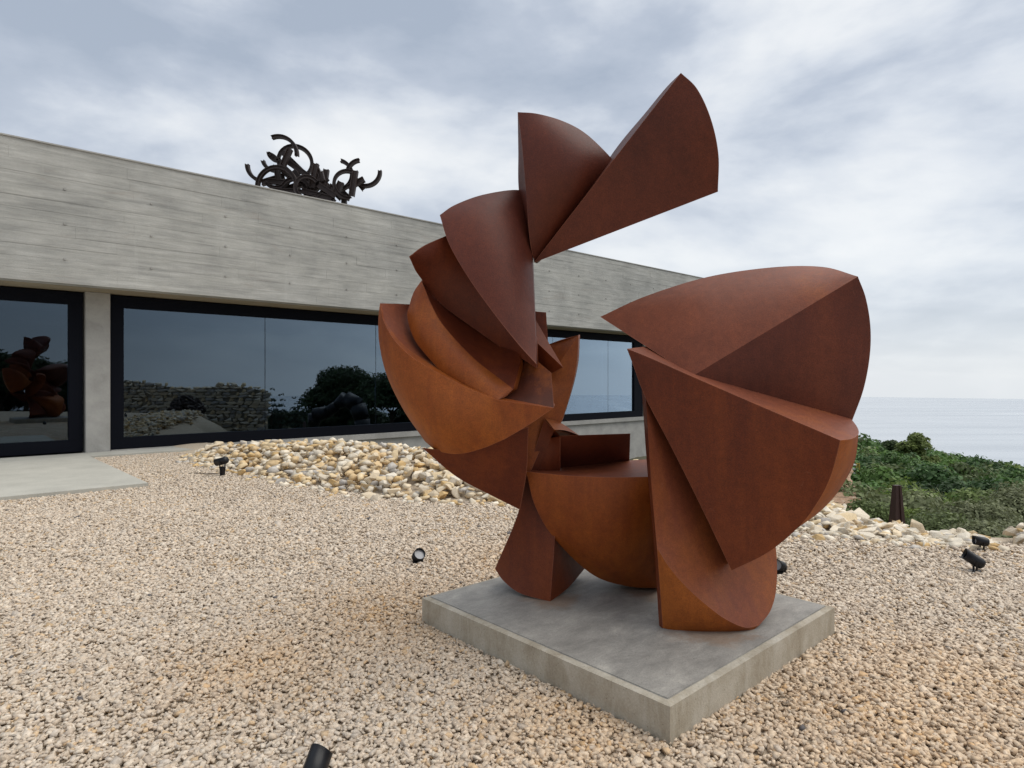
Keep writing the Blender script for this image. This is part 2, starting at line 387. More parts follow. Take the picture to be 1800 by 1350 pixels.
def ground_z(X, Y):
    X = np.asarray(X, float); Y = np.asarray(Y, float)
    t, ex = edge_dist(X, Y)
    crest = np.interp(ex, [-7.2, -6.2, -4.5, 0, 2, 3.0, 4.4, 6], [0.10, 0.18, 0.28, 0.28, 0.15, 0.03, -0.05, 0.0])
    wid = np.interp(ex, [-6.5, -4, 0, 3, 4.4], [1.3, 2.0, 2.2, 1.5, 0.6])
    near = crest*sstep(t, 0, wid*0.75)
    r = np.hypot(X, Y); a = X/np.maximum(Y, 0.1)
    a = np.where(Y < 0.1, 9, a)
    lower = np.full(X.shape, -1.7)
    valley = canopy_z(X, np.clip(Y, 8, 80)) - 2.4
    valley = np.where(Y > 80, valley-(Y-80)*0.4, valley)
    wv = sstep(a, 0.42, 0.52)*(1-sstep(a, 0.95, 1.3))*sstep(Y, 4, 10)
    side = -1.8-0.02*np.maximum(r-25, 0)-0.28*np.maximum(r-45, 0)
    far = np.where(a > 0.42, side, lower-0.35*np.maximum(r-80, 0))
    far = far*(1-wv)+valley*wv
    drop = sstep(t, wid, wid+3.0)
    z = near*(1-drop)+far*drop
    ly = (X-P0[0])*WN[0]+(Y-P0[1])*WN[1]
    zz_ = np.where(t > 0, z, 0.0)
    zback = -0.3*np.maximum(r-80, 0)
    zz_ = np.where((t <= 0), np.where(r > 80, zback, 0.0), zz_)
    return np.maximum(zz_, -340)
nr, na = 190, 330
rr = np.concatenate([[0.0], np.geomspace(0.6, 1500, nr-1)])
# finer rings between 4 and 20 metres
rr = np.sort(np.concatenate([rr, np.arange(5, 18, 0.16)])); nr = len(rr)
aa = np.linspace(0, 2*math.pi, na, endpoint=False)
GX = (rr[:, None]*np.cos(aa)).ravel(); GY = (rr[:, None]*np.sin(aa)).ravel()
GZ = ground_z(GX, GY)
tt, _ = edge_dist(GX, GY)
rough = np.array([noise.noise(Vector((x*0.8, y*0.8, 0))) for x, y in zip(GX, GY)])
GZ = GZ + np.where(tt > 2.5, rough*0.18, 0) - 0.012
sand = np.array([0.52, 0.43, 0.33]); scrub = np.array([0.05, 0.065, 0.028]); earth = np.array([0.33, 0.27, 0.2])
w = sstep(tt, 2.6, 4.5)[:, None]
gcol = sand*(1-w)+(scrub*0.6+earth*0.4*(0.4+np.abs(rough)[:, None]))*w
i = np.arange(nr-1)[:, None]; j = np.arange(na)[None, :]
Q = np.stack([i*na+j, (i+1)*na+j, (i+1)*na+(j+1) % na, i*na+(j+1) % na], -1).reshape(-1, 4)
ground = np_mesh('ground', np.stack([GX, GY, GZ], 1), Q, gcol, GROUND, None, 4); ground['kind'] = 'structure'
ground.data.polygons.foreach_set('use_smooth', [True]*len(ground.data.polygons))

SR = 13800
sv = [(0, 0, -300)]+[(SR*math.cos(k*2*math.pi/256), SR*math.sin(k*2*math.pi/256), -300) for k in range(256)]
sea = mesh_from('sea', sv, [(0, k+1, (k+1) % 256+1) for k in range(256)], SEA, kind='structure')

# ------------------------------------------------------------------ gravel (each stone real, joined)
PL = [at(1178, 1311, 2.80), at(735, 1098, 4.19), at(1467, 1115, 4.03)]
def ico():
    bm = bmesh.new(); bmesh.ops.create_icosphere(bm, subdivisions=1, radius=1.0)
    v = np.array([p.co[:] for p in bm.verts]); f = np.array([[p.index for p in q.verts] for q in bm.faces]); bm.free(); return v, f
IV, IF = ico()
OV = np.array([(1, 0, 0), (-1, 0, 0), (0, 1, 0), (0, -1, 0), (0, 0, 1), (0, 0, -1)], float)
OF = np.array([(0, 2, 4), (2, 1, 4), (1, 3, 4), (3, 0, 4), (2, 0, 5), (1, 2, 5), (3, 1, 5), (0, 3, 5)])
CV = np.array([(x, y, z) for x in (-1, 1) for y in (-1, 1) for z in (-1, 1)], float)*0.80
CF = np.array([(0, 1, 3), (0, 3, 2), (4, 6, 7), (4, 7, 5), (0, 4, 5), (0, 5, 1), (2, 3, 7), (2, 7, 6), (0, 2, 6), (0, 6, 4), (1, 5, 7), (1, 7, 3)])
def stone_colours(n, X, Y, warm=0.0):
    pal = np.array([(0.55, 0.465, 0.36), (0.48, 0.385, 0.28), (0.60, 0.53, 0.43), (0.44, 0.385, 0.32), (0.40, 0.32, 0.24), (0.50, 0.33, 0.15), (0.62, 0.53, 0.42)])
    p = np.array([0.30, 0.22, 0.08, 0.12, 0.10, 0.05, 0.13])
    k = rng.choice(len(pal), n, p=p)
    c = (pal[k]*0.6+np.array([0.50, 0.44, 0.37])*0.4)*np.array([1.22, 1.22, 1.235])*rng.uniform(0.9, 1.1, (n, 1))
    # patches where more of the stones are ochre
    och = np.array([0.5*noise.noise(Vector((x*0.75+5, y*0.75, 3)))+0.35*noise.noise(Vector((x*2.6, y*2.6, 8))) for x, y in zip(X, Y)])
    och = sstep(och, 0.02, 0.42)*0.75+warm
    m = rng.random(n) < och*0.20
    c[m] = np.array([0.56, 0.41, 0.25])*rng.uniform(0.75, 1.2, (m.sum(), 1))
    # rust washed off the sculpture has tinted the stones beside the slab
    rust = np.zeros(n)
    for (qx, qy, rad) in ((-0.75, 4.35, 0.75), (1.75, 3.0, 0.95), (0.35, 5.6, 0.8), (0.3, 2.95, 0.5), (-1.4, 3.6, 0.5), (2.4, 3.4, 0.6)):
        rust = np.maximum(rust, np.exp(-((X-qx)**2+(Y-qy)**2)/(rad*rad)))
    rust = (rust*(0.35+0.65*rng.random(n)))[:, None]*0.6
    c = c*(1-rust)+c*np.array([1.02, 0.78, 0.48])*rust
    m2 = rng.random(n) < 0.002; c[m2] = np.array([0.12, 0.11, 0.11])
    return c
def scatter(X, Y, Z, size, tv, tf, name, parent=None, mat=GRAVEL, flat=(0.45, 0.8), warm=0.0, cols=None, jit=0.22):
    n = len(X); nv = len(tv)
    V = np.repeat(tv[None], n, 0)*(1+rng.uniform(-jit, jit, (n, nv, 1)))
    sc = np.stack([size*rng.uniform(0.8, 1.35, n), size*rng.uniform(0.6, 0.95, n), size*rng.uniform(*flat, n)], 1)
    V = V*sc[:, None, :]
    # random rotation: yaw, then a small tilt
    def rot(ax, ang):
        c, s = np.cos(ang), np.sin(ang); M = np.zeros((n, 3, 3)); k, l = [(1, 2), (2, 0), (0, 1)][ax]
        M[:, ax, ax] = 1; M[:, k, k] = c; M[:, l, l] = c; M[:, k, l] = -s; M[:, l, k] = s; return M
    M = rot(2, rng.uniform(0, 6.28, n)) @ rot(0, rng.normal(0, 0.36, n)) @ rot(1, rng.normal(0, 0.36, n))
    V = np.einsum('nij,nvj->nvi', M, V) + np.stack([X, Y, Z], 1)[:, None, :]
    T = (tf[None]+(np.arange(n)*nv)[:, None, None]).reshape(-1, 3)
    if cols is None: cols = stone_colours(n, X, Y, warm)
    return np_mesh(name, V.reshape(-1, 3), T, np.repeat(cols, nv, 0), mat, parent)
def gallery_local(X, Y):
    return (X-P0[0])*WD[0]+(Y-P0[1])*WD[1], (X-P0[0])*WN[0]+(Y-P0[1])*WN[1]
def gravel_points(r0, r1, dens):
    area_n = int(dens*(r1-r0)*1.95*(r1+r0)/2)
    lo, hi = max(2.35, r0-0.5), r1+0.5; area_n = int(dens*1.74*(hi*hi-lo*lo)/2)
    D = np.sqrt(rng.uniform(lo*lo, hi*hi, area_n)); Dj = D+rng.uniform(-0.5, 0.5, area_n); A = rng.uniform(-0.86, 0.88, area_n)
    X = A*D; Y = D
    t, _ = edge_dist(X, Y)
    keep = (t < 0.15) & ((Dj >= r0) | (r0 < 2.5)) & (Dj < r1)
    e0 = (PL[2]-PL[0]).normalized(); sx_ = (X-PL[0].x)*e0.x+(Y-PL[0].y)*e0.y; sy_ = -(X-PL[0].x)*e0.y+(Y-PL[0].y)*e0.x
    keep &= ~((sx_ > 0.05) & (sx_ < (PL[2]-PL[0]).length-0.05) & (sy_ > 0.05) & (sy_ < 1.86))      # none under the slab
    lx, ly = gallery_local(X, Y)
    keep &= ~((ly > -0.95) & (lx > -30)) & ~((lx < -0.60) & (ly > -5.77))
    return X[keep], Y[keep]
def gravel(r0, r1, dens, size, kinds, label):
    parts = []
    X, Y = gravel_points(r0, r1, dens); k = rng.integers(0, len(kinds), len(X))
    for q, (tv, tf, jit) in enumerate(kinds):
        m = k == q
        parts.append(scatter(X[m], Y[m], rng.uniform(-0.004, 0.010, m.sum()), rng.lognormal(math.log(size), 0.27, m.sum()), tv, tf, 'gravel', jit=jit, flat=(0.34, 0.58)))
    if len(parts) > 1:                                  # one sheet of stones
        V, T, Cc, off = [], [], [], 0
        for o in parts:
            me = o.data; n = len(me.vertices); v = np.empty(n*3, np.float32); me.vertices.foreach_get('co', v)
            t = np.empty(len(me.loops), np.int32); me.loops.foreach_get('vertex_index', t)
            c = np.empty(n*4, np.float32); me.color_attributes['Col'].data.foreach_get('color', c)
            V.append(v.reshape(-1, 3)); T.append(t.reshape(-1, 3)+off); Cc.append(c.reshape(-1, 4)[:, :3]); off += n
            bpy.data.objects.remove(o); bpy.data.meshes.remove(me)
        o = np_mesh('gravel', np.concatenate(V), np.concatenate(T), np.concatenate(Cc), GRAVEL)
    else: o = parts[0]
    o['kind'] = 'stuff'; props(o, label, 'gravel'); return o
gravel(2.1, 5.4, 4150, 0.0118, [(CV, CF, 0.34), (CV, CF, 0.24)], 'crushed cream limestone gravel covering the terrace nearest the viewer')
gravel(5.4, 8.6, 2300, 0.0148, [(CV, CF, 0.30), (OV*1.12, OF, 0.30)], 'finer looking pale gravel on the middle of the terrace either side of the sculpture')
gravel(8.6, 15.8, 1600, 0.0165, [(OV*1.15, OF, 0.25)], 'palest gravel at the far side of the terrace below the gallery and the rubble')

# ------------------------------------------------------------------ rubble banks
def rock_mesh(k, seed, flat=0.6, bevel=True):
    rs = random.Random(seed); bm = bmesh.new()
    for _ in range(12):
        a = rs.uniform(0, 6.283); z = rs.uniform(-1, 1); q = math.sqrt(1-z*z); s = rs.uniform(0.85, 1.05)
        bm.verts.new((q*math.cos(a)*s*1.15, q*math.sin(a)*s*0.85, z*s*flat))
    r = bmesh.ops.convex_hull(bm, input=bm.verts)
    bmesh.ops.delete(bm, geom=[g for g in r['geom_interior'] if isinstance(g, bmesh.types.BMVert)], context='VERTS')
    if bevel: bmesh.ops.bevel(bm, geom=bm.edges[:], offset=0.035, segments=1, affect='EDGES')
    me = bpy.data.meshes.new('stone'); bm.to_mesh(me); bm.free()
    pal = [(0.68, 0.57, 0.41), (0.74, 0.68, 0.57), (0.62, 0.46, 0.26), (0.60, 0.42, 0.20), (0.70, 0.59, 0.43), (0.52, 0.49, 0.45), (0.76, 0.69, 0.57), (0.65, 0.52, 0.33), (0.72, 0.64, 0.51)]
    c = pal[k % len(pal)]; f = rs.uniform(0.85, 1.1)
    a = me.color_attributes.new('Col', 'FLOAT_COLOR', 'POINT')
    cc = np.ones((len(me.vertices), 4), np.float32); cc[:, :3] = np.array(c)*f; a.data.foreach_set('color', cc.ravel())
    me.materials.append(ROCK); return me
ROCKS = [rock_mesh(k, 100+k, 0.62) for k in range(45)]
FLATR = [rock_mesh([1, 6, 8, 0, 1, 4, 6, 7, 8, 5, 1, 3][k % 12], 300+k, 0.42) for k in range(36)]
SMALLR = {id(ROCKS): [rock_mesh(k, 100+k, 0.62, False) for k in range(45)], id(FLATR): [rock_mesh([1, 6, 8, 0, 1, 4, 6, 7, 8, 5, 1, 3][k % 12], 300+k, 0.42, False) for k in range(36)]}
def bank(x0, x1, n, smin, smax, meshes, root, wfac, zlift, keep):
    # sample along the edge between x0 and x1
    P = []
    segs = [(EP[i], EP[i+1]) for i in range(len(EP)-1) if EP[i+1][0] > x0 and EP[i][0] < x1 and EP[i][1] > 4.5]
    lens = [np.hypot(*(b-a)) for a, b in segs]; tot = sum(lens)
    for _ in range(n):
        q = random.uniform(0, tot)
        for (a, b), l in zip(segs, lens):
            if q <= l: break
            q -= l
        p = a+(b-a)*q/l; d = (b-a)/l; nrm = np.array([-d[1], d[0]])
        if p[0] < x0 or p[0] > x1: continue
        wloc = float(np.interp(p[0], [-6.8, -5.5, -4, 0, 3, 4.4, 4.9], [0.35, 1.5, 2.3, 2.6, 1.9, 0.35, 0.5]))*wfac
        t = random.uniform(-0.05, 1.0)*wloc + random.gauss(0, 0.09)
        c = p+nrm*t
        P.append((c[0], c[1], t, wloc))
    Z = ground_z([p[0] for p in P], [p[1] for p in P])
    recs = []
    for (x, y, t, wl), z in zip(P, Z):
        s = random.uniform(smin, smax)*(1.5 if random.random() < 0.05 else 1.0)
        s *= 0.75 if t < 0.15 else 1.0
        recs.append((x, y, z+s*0.15+zlift*random.random()*min(1, max(0, t)/0.5), s))
    recs.sort(key=lambda r: math.hypot(r[0], r[1])/r[3])
    for r in recs[:keep]:
        o = bpy.data.objects.new('stone', random.choice(meshes)); link(o, root)
        o.location = r[:3]; o.scale = (r[3],)*3
        o.rotation_euler = (random.gauss(0, 0.45), random.gauss(0, 0.45), random.uniform(0, 6.28))
    rest = recs[keep:]
    if rest:
        bm = bmesh.new(); lay = None
        allv, allf, allc = [], [], []; off = 0
        for r in rest:
            me = random.choice(SMALLR[id(meshes)])
            M = Matrix.Translation(r[:3]) @ Matrix.Rotation(random.uniform(0, 6.28), 4, 'Z') @ Matrix.Rotation(random.gauss(0, .45), 4, 'X') @ Matrix.Scale(r[3], 4)
            for v in me.vertices: allv.append((M @ v.co)[:])
            for p in me.polygons:
                vs_ = list(p.vertices)
                for q in range(1, len(vs_)-1): allf.append((off+vs_[0], off+vs_[q], off+vs_[q+1]))
            c = me.color_attributes['Col'].data[0].color[:3]
            allc += [c]*len(me.vertices); off += len(me.vertices)
        bm.free()
        o = np_mesh('small_stones', np.array(allv), np.array(allf), np.array(allc), ROCK, root); o['kind'] = 'stuff'
bankL = empty('stone_bank', (0, 0, 0), 0, 'long heap of cream and ochre rubble between the gravel and the gallery window', 'stone heap')
bank(-6.9, 1.5, 3000, 0.042, 0.115, ROCKS, bankL, 1.0, 0.16, 298)
bankR = empty('stone_bank', (0, 0, 0), 0, 'pale flat rubble edging the terrace right of the big sculpture, below the green valley', 'stone heap')
bank(1.5, 4.7, 1700, 0.045, 0.105, FLATR, bankR, 1.0, 0.06, 298)
bankC = empty('stone_bank', (0, 0, 0), 0, 'short pale rubble heap at the right edge of the photo behind the spotlights', 'stone heap')
bank(4.95, 6.6, 420, 0.045, 0.10, FLATR, bankC, 1.3, 0.14, 200)

# ------------------------------------------------------------------ gallery building
gal = empty('gallery_building', (P0[0], P0[1], 0), math.atan2(WD[1], WD[0]), 'low concrete gallery with a deep board marked parapet over a dark ribbon window', 'building')
# local: x along the wall, y into the building, z up
XL, XR = -14.0, 28.6
FW = 1.15; ZF0, ZF1 = 3.56, 6.28
fb = box('parapet', XL, XR, -FW, -FW+0.35, ZF0, ZF1, BOARD, gal)
bm = bmesh.new()
z = ZF0+0.0; row = 0
rs = random.Random(4)
while z < ZF1-0.02:
    h = min(0.232, ZF1-z); x = XL+rs.uniform(-3, 0)
    while x < XR:
        l = rs.choice([2.0, 3.0, 4.0, 5.0])*rs.uniform(0.8, 1.0)
        a, b = max(x, XL), min(x+l, XR)
        if b-a > 0.05:
            pr = rs.choice([0.003, 0.004, 0.005, 0.007, 0.009])
            add_box(bm, a, b-0.003, -FW-pr, -FW+0.02, z+0.0015+rs.choice([0, 0.001, 0.003, 0.006]), z+h-0.0015)
        x += l
    z += h; row += 1
to_obj('board_relief', bm, BOARD, gal, kind='stuff')
bm = bmesh.new()                           # tie-hole plugs left by the formwork
for zz_ in (4.05, 4.75, 5.45):
    x = XL+0.6
    while x < XR:
        add_cyl(bm, (x, -FW-0.012, zz_), (x, -FW-0.026, zz_), 0.028, 0.024, 10); x += 1.55
to_obj('tie_hole_plugs', bm, CONC, gal, kind='stuff')
box('coping', XL, XR+0.004, -FW-0.03, -FW+0.42, ZF1+0.001, ZF1+0.03, CONC, gal)
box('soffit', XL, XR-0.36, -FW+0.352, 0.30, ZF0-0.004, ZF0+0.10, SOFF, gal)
box('roof_slab', XL, XR-0.36, -FW+0.352, 9.0, ZF0+0.32, ZF0+0.62, CONC, gal)
box('end_wall', XR-0.35, XR, -FW+0.354, 9.0, -3.0, ZF1, CONC, gal)
box('rear_wall', XL, XR-0.36, 9.01, 9.3, -1.0, ZF1-0.3, DARKROOM, gal)
box('interior_floor', XL, XR-0.36, 0.30, 9.0, -0.12, 0.02, DARKROOM, gal)
box('interior_ceiling', XL, XR-0.36, 0.31, 9.0, ZF0+0.0, ZF0+0.30, DARKROOM, gal)
box('pillar', -0.49, -0.025, -0.12, 0.28, -0.2, ZF0-0.006, CONC, gal, 0.008)
box('side_wall', 20.05, XR-0.352, -0.05, 0.25, -3.0, ZF0-0.006, CONC, gal)
box('sill', -0.02, XR-0.36, -0.16, 0.22, -0.10, 0.055, CONC, gal, 0.01)
box('base_wall', -0.02, XR-0.36, -0.06, 0.2, -3.2, -0.102, CONC, gal)
box('base_wall', XL, -0.03, -0.10, 0.2, -0.6, 0.02, CONC, gal)
def window(x0, x1, joints, dark_end=0.0):
    fz0, fz1 = 0.062, 3.535
    fw, fb_, ft = 0.26, 0.26, 0.27
    bm = bmesh.new(); Y0, Y1 = 0.0, 0.14
    add_box(bm, x0, x1, Y0, Y1, fz0, fz0+fb_, 0.006); add_box(bm, x0, x1, Y0, Y1, fz1-ft, fz1, 0.006)
    add_box(bm, x0, x0+fw, Y0+0.001, Y1, fz0+fb_, fz1-ft, 0.004)
    we = dark_end if dark_end else fw
    add_box(bm, x1-we, x1, Y0+0.001, Y1, fz0+fb_, fz1-ft, 0.004)
    wf = to_obj('window', bm, FRAME, gal)
    ed = [x0+fw]+joints+[x1-we]
    for a, b in zip(ed[:-1], ed[1:]):
        box('glass_pane', a+0.008, b-0.008, 0.07, 0.095, fz0+fb_+0.001, fz1-ft-0.001, GLASS, wf)
    for a in joints:
        box('joint', a-0.007, a+0.007, 0.072, 0.105, fz0+fb_+0.002, fz1-ft-0.002, FRAME, wf)
    return wf
window(0.0, 20.0, [3.5, 6.8, 10.3, 14.4, 17.7], 0.60)
window(-12.5, -0.52, [-8.2, -4.4])
box('slab_edge', XL, 1.6, -1.0, -0.17, -0.1, 0.045, SLABM, gal)
pav = box('paving_slab', -12.0, -0.57, -5.8, -1.004, -0.1, 0.06, SLABM, None, 0.006)
pav.matrix_world = Matrix.Translation((P0[0], P0[1], 0)) @ Matrix.Rotation(math.atan2(WD[1], WD[0]), 4, 'Z')
pav['kind'] = 'structure'

# ------------------------------------------------------------------ plinth
ang = math.atan2((PL[2]-PL[0]).y, (PL[2]-PL[0]).x)
cpt = PL[0]
ax = Vector((PL[2].x-PL[0].x, PL[2].y-PL[0].y, 0)).normalized(); ay = Vector((-ax.y, ax.x, 0))
LX = (PL[2]-PL[0]).length; LY = 1.91
plinth = empty('plinth', (cpt.x, cpt.y, 0), ang, 'square grey concrete slab on the gravel under the big rusted sculpture', 'plinth')
bm = bmesh.new(); add_box(bm, 0, LX, 0, LY, -0.1, 0.176)
bmesh.ops.subdivide_edges(bm, edges=bm.edges[:], cuts=34, use_grid_fill=True)
for v in bm.verts:
    c = v.co; q = noise.noise(Vector((c.x*7, c.y*7, c.z*7)))
    top = c.z > 0.17
    edge = min(c.x, LX-c.x, c.y, LY-c.y)
    if top and edge < 0.001: c.z -= 0.005+0.008*abs(noise.noise(Vector((c.x*14, c.y*14, 3)))); 
    if top and edge < 0.001:
        sx = 1 if c.x < 0.001 else (-1 if c.x > LX-0.001 else 0); sy = 1 if c.y < 0.001 else (-1 if c.y > LY-0.001 else 0)
        k = 0.006+0.009*max(0, noise.noise(Vector((c.x*9, c.y*9, 7))))
        c.x += sx*k; c.y += sy*k
pb = to_obj('slab_body', bm, PSIDE, plinth)
ins = 0.038
bm = bmesh.new(); add_box(bm, ins, LX-ins, ins, LY-ins, 0.165, 0.179, 0.003)
to_obj('trowelled_top', bm, PTOP, plinth)
PT = 0.181

# ------------------------------------------------------------------ the big steel sculpture
sc_root = empty('steel_sculpture', (0.75, 4.1, PT), 0, 'tall rust brown steel sculpture of curved wedges curling into an open ring on the slab', 'sculpture')
INV = Matrix.Translation((-0.75, -4.1, -PT))
def seg_pts(seg, n=9):
    P = [at(*p) for p in seg]
    if len(P) == 2: return [P[0].lerp(P[1], k/n) for k in range(n)]
    out = []
    Q = [P[0]*2-P[1]]+P+[P[-1]*2-P[-2]]
    for i in range(1, len(Q)-2):
        p0, p1, p2, p3 = Q[i-1:i+3]
        for k in range(n):
            s = k/n
            out.append(0.5*((2*p1)+(p2-p0)*s+(2*p0-5*p1+4*p2-p3)*s*s+(3*p1-p0-3*p2+p3)*s**3))
    return out
def loop_pts(segs, n=9):
    out = []
    for s in segs: out += seg_pts(s, n)
    return out
def newell(P):
    n = Vector((0, 0, 0))
    for a, b in zip(P, P[1:]+P[:1]): n += a.cross(b)
    return n.normalized()
from mathutils import geometry as mgeo
def fill(verts, faces, P, centre=None, bulge=0.0, rings=10):
    """smooth membrane spanning the loop P, pushed out towards the terrace side by bulge"""
    c = sum(P, Vector())/len(P); n = newell(P)
    if n.dot(Vector((0, 0, EYE))-c) < 0: n = -n
    e1 = n.orthogonal().normalized(); e2 = n.cross(e1)
    p2 = [Vector(((p-c).dot(e1), (p-c).dot(e2))) for p in P]
    xs = [p.x for p in p2]; ys = [p.y for p in p2]
    st = max(max(xs)-min(xs), max(ys)-min(ys))/26
    pts = list(p2); A_ = np.array([(p.x, p.y) for p in p2]); B_ = np.roll(A_, -1, 0)
    ny = int((max(ys)-min(ys))/(st*0.866))+1
    for j in range(ny+1):
        y = min(ys)+j*st*0.866; x = min(xs)+(0.5*st if j % 2 else 0)
        while x < max(xs):
            q = np.array((x, y)); d = B_-A_; tt_ = np.clip(((q-A_)*d).sum(1)/np.maximum((d*d).sum(1), 1e-12), 0, 1)
            if np.hypot(*((A_+d*tt_[:, None])-q).T).min() > st*0.45: pts.append(Vector((x, y)))
            x += st
    m = len(p2)
    ov, oe, of, orv, ore, orf = mgeo.delaunay_2d_cdt(pts, [], [list(range(m))], 1, 1e-6)
    nv = len(ov); isb = np.zeros(nv, bool); h0 = np.zeros(nv)
    for k, src in enumerate(orv):
        for q in src:
            if q < m: isb[k] = True; h0[k] = (P[q]-c).dot(n)
    nb = {}
    Lm = np.zeros((nv, nv)); V2 = np.array([(v.x, v.y) for v in ov]); area = np.zeros(nv)
    for f in of:
        if len(f) != 3: continue
        for a, b, d in ((f[0], f[1], f[2]), (f[1], f[2], f[0]), (f[2], f[0], f[1])):
            u_ = V2[a]-V2[d]; w_ = V2[b]-V2[d]; cr_ = abs(u_[0]*w_[1]-u_[1]*w_[0]); ct = np.clip((u_@w_)/max(cr_, 1e-9), -2, 6)*0.5
            ct = max(ct, 0.02)
            Lm[a, b] -= ct; Lm[b, a] -= ct; Lm[a, a] += ct; Lm[b, b] += ct; area[d] += cr_/6
    fr_ = ~isb & (np.diag(Lm) > 0)
    h = h0.copy()
    if fr_.any():
        K = Lm[np.ix_(fr_, fr_)]
        h[fr_] = np.linalg.solve(K, -Lm[np.ix_(fr_, ~fr_)] @ h0[~fr_])
        if bulge:
            g_ = np.linalg.solve(K, area[fr_]); h[fr_] += bulge*g_/g_.max()
    base = len(verts)
    for k in range(nv): verts.append(c+e1*ov[k].x+e2*ov[k].y+n*float(h[k]))
    for f in of: faces.append(tuple(base+x for x in f))
def wedge(mat, fronts, outline, back, name='steel_wedge', label=None, bulge_back=0.0):
    """fronts: list of (segments, bulge[, centre]); outline: loop closed at the back by facets running to the point 'back'"""
    verts, faces = [], []; mi = []; mats = [mat]
    for f in fronts:
        segs, b = f[0], f[1]; fm = f[3] if len(f) > 3 else mat; n_before = len(faces)
        if fm not in mats: mats.append(fm)
        ctr = at(*f[2]) if len(f) > 2 and f[2] else None
        fill(verts, faces, loop_pts(segs), ctr, b, 12 if b else 4)
        mi += [mats.index(fm)]*(len(faces)-n_before)
    if outline:
        P = loop_pts(outline); B = at(*back); base = len(verts)
        c = sum(P, Vector())/len(P)
        R_ = 8; m = len(P)
        for r in range(R_):
            s = r/R_
            th = s*math.pi/2
            for p in P: verts.append(B+(p-B)*math.cos(th)*(1) + (p-c)*0.0 if bulge_back == 0 else c+(p-c)*math.cos(th)+(B-c)*math.sin(th))
        verts.append(B)
        for r in range(R_-1):
            for k in range(m): faces.append((base+r*m+k, base+r*m+(k+1) % m, base+(r+1)*m+(k+1) % m, base+(r+1)*m+k))
        for k in range(m): faces.append((base+(R_-1)*m+k, base+(R_-1)*m+(k+1) % m, base+R_*m))
    verts = [INV @ v for v in verts]
    o = mesh_from(name, verts, faces, mat, sc_root, smooth=True)
    for m_ in mats[1:]: o.data.materials.append(m_)
    mi += [0]*(len(faces)-len(mi)); o.data.polygons.foreach_set('material_index', mi)
    if label: o['label'] = label
    return o

# upper blade (top right)
A, B, C = (1197, 128, 3.55), (1262, 337, 3.70), (938, 462, 4.10)
arcAB = [A, (1226, 157, 3.54), (1250, 210, 3.54), (1263, 272, 3.60), B]
sliver = [C, (1030, 338, 4.2), (1085, 258, 4.25), (1133, 200, 4.1), (1170, 155, 3.85), A]
wedge(STEEL_TOP, [([arcAB, [B, C], [C, A]], 0.0), ([sliver, [A, C]], 0.0)], [arcAB, [B, C], sliver], (1150, 262, 4.25), bulge_back=1)
# fan piece at the very top
T = (910, 197, 4.02); C2 = (939, 461, 4.12)
topT = [T, (945, 200, 3.98), (990, 213, 3.97), (1030, 235, 3.98), (1072, 275, 4.02), (1090, 300, 4.08)]
crease = [C2, (931, 420, 4.02), (925, 340, 3.97), (918, 258, 3.97), T]
leftS = [T, (911, 265, 4.12), (912, 335, 4.18), (925, 400, 4.2), C2]
wedge(STEEL_TOP, [([topT, [topT[-1], C2], crease], 0.16, (985, 320, 4.0)), ([leftS, crease], 0.0)],
      [topT, [topT[-1], C2], leftS[::-1] and [C2, (925, 400, 4.2), (912, 335, 4.18), (911, 265, 4.12), T]], (990, 330, 4.45), bulge_back=1)
# broad upper shell
Lc = (773, 378, 4.0)
wedge(STEEL_TOP, [([[Lc, (800, 360, 4.04), (850, 342, 4.1), (912, 334, 4.16), (932, 352, 4.2)], [(932, 352, 4.2), (936, 462, 4.05), (943, 640, 3.72)],
      [(943, 640, 3.72), (912, 606, 3.72), (872, 556, 3.73), (826, 492, 3.78), (790, 430, 3.88), Lc]], 0.12, (880, 440, 3.97))],
      [[Lc, (800, 360, 4.04), (850, 342, 4.1), (912, 334, 4.16), (932, 352, 4.2)], [(932, 352, 4.2), (936, 462, 4.05), (943, 640, 3.72)],
      [(943, 640, 3.72), (912, 606, 3.72), (872, 556, 3.73), (826, 492, 3.78), (790, 430, 3.88), Lc]], (890, 480, 4.4), bulge_back=1)
# second shell, seen from below
s4 = [[(719, 451, 3.80), (745, 432, 3.88), (785, 414, 3.98)], [(785, 414, 4.0), (860, 470, 4.05), (943, 600, 3.9)], [(943, 600, 3.9), (944, 648, 3.9)],
      [(944, 648, 3.9), (912, 627, 4.0), (877, 608, 4.06), (830, 575, 4.09), (782, 540, 4.09), (749, 506, 4.05), (741, 491, 4.0)], [(741, 491, 4.0), (730, 475, 3.92), (719, 451, 3.80)]]
wedge(STEEL, [(s4, 0.0, (835, 510, 4.0))], s4, (850, 520, 4.4), bulge_back=1)
# third shell: shaded inner strip and orange outer strip
cr = [(745, 503, 4.0), (758, 535, 3.96), (775, 566, 3.92), (806, 603, 3.88), (841, 637, 3.85), (875, 663, 3.84), (902, 684, 3.77)]
in_up = [(916, 634, 3.96), (908, 614, 4.02), (877, 600, 4.12), (830, 568, 4.16), (782, 533, 4.16), (745, 495, 4.12)]
wedge(STEEL, [([cr, [(902, 684, 3.77), (916, 634, 3.96)], in_up, [(745, 495, 4.12), (745, 503, 4.0)]], -0.015, (840, 600, 3.99))], None, None, 'steel_plate')
out5 = [(741, 493, 4.04), (728, 512, 4.04), (720, 535, 4.02), (716, 558, 4.0), (728, 596, 3.95), (754, 630, 3.90), (782, 658, 3.85), (822, 681, 3.80), (875, 703, 3.73)]
fr5 = [out5, [(875, 703, 3.73), (890, 696, 3.76), (902, 684, 3.77)], cr[::-1], [(745, 503, 4.0), (741, 493, 4.04)]]
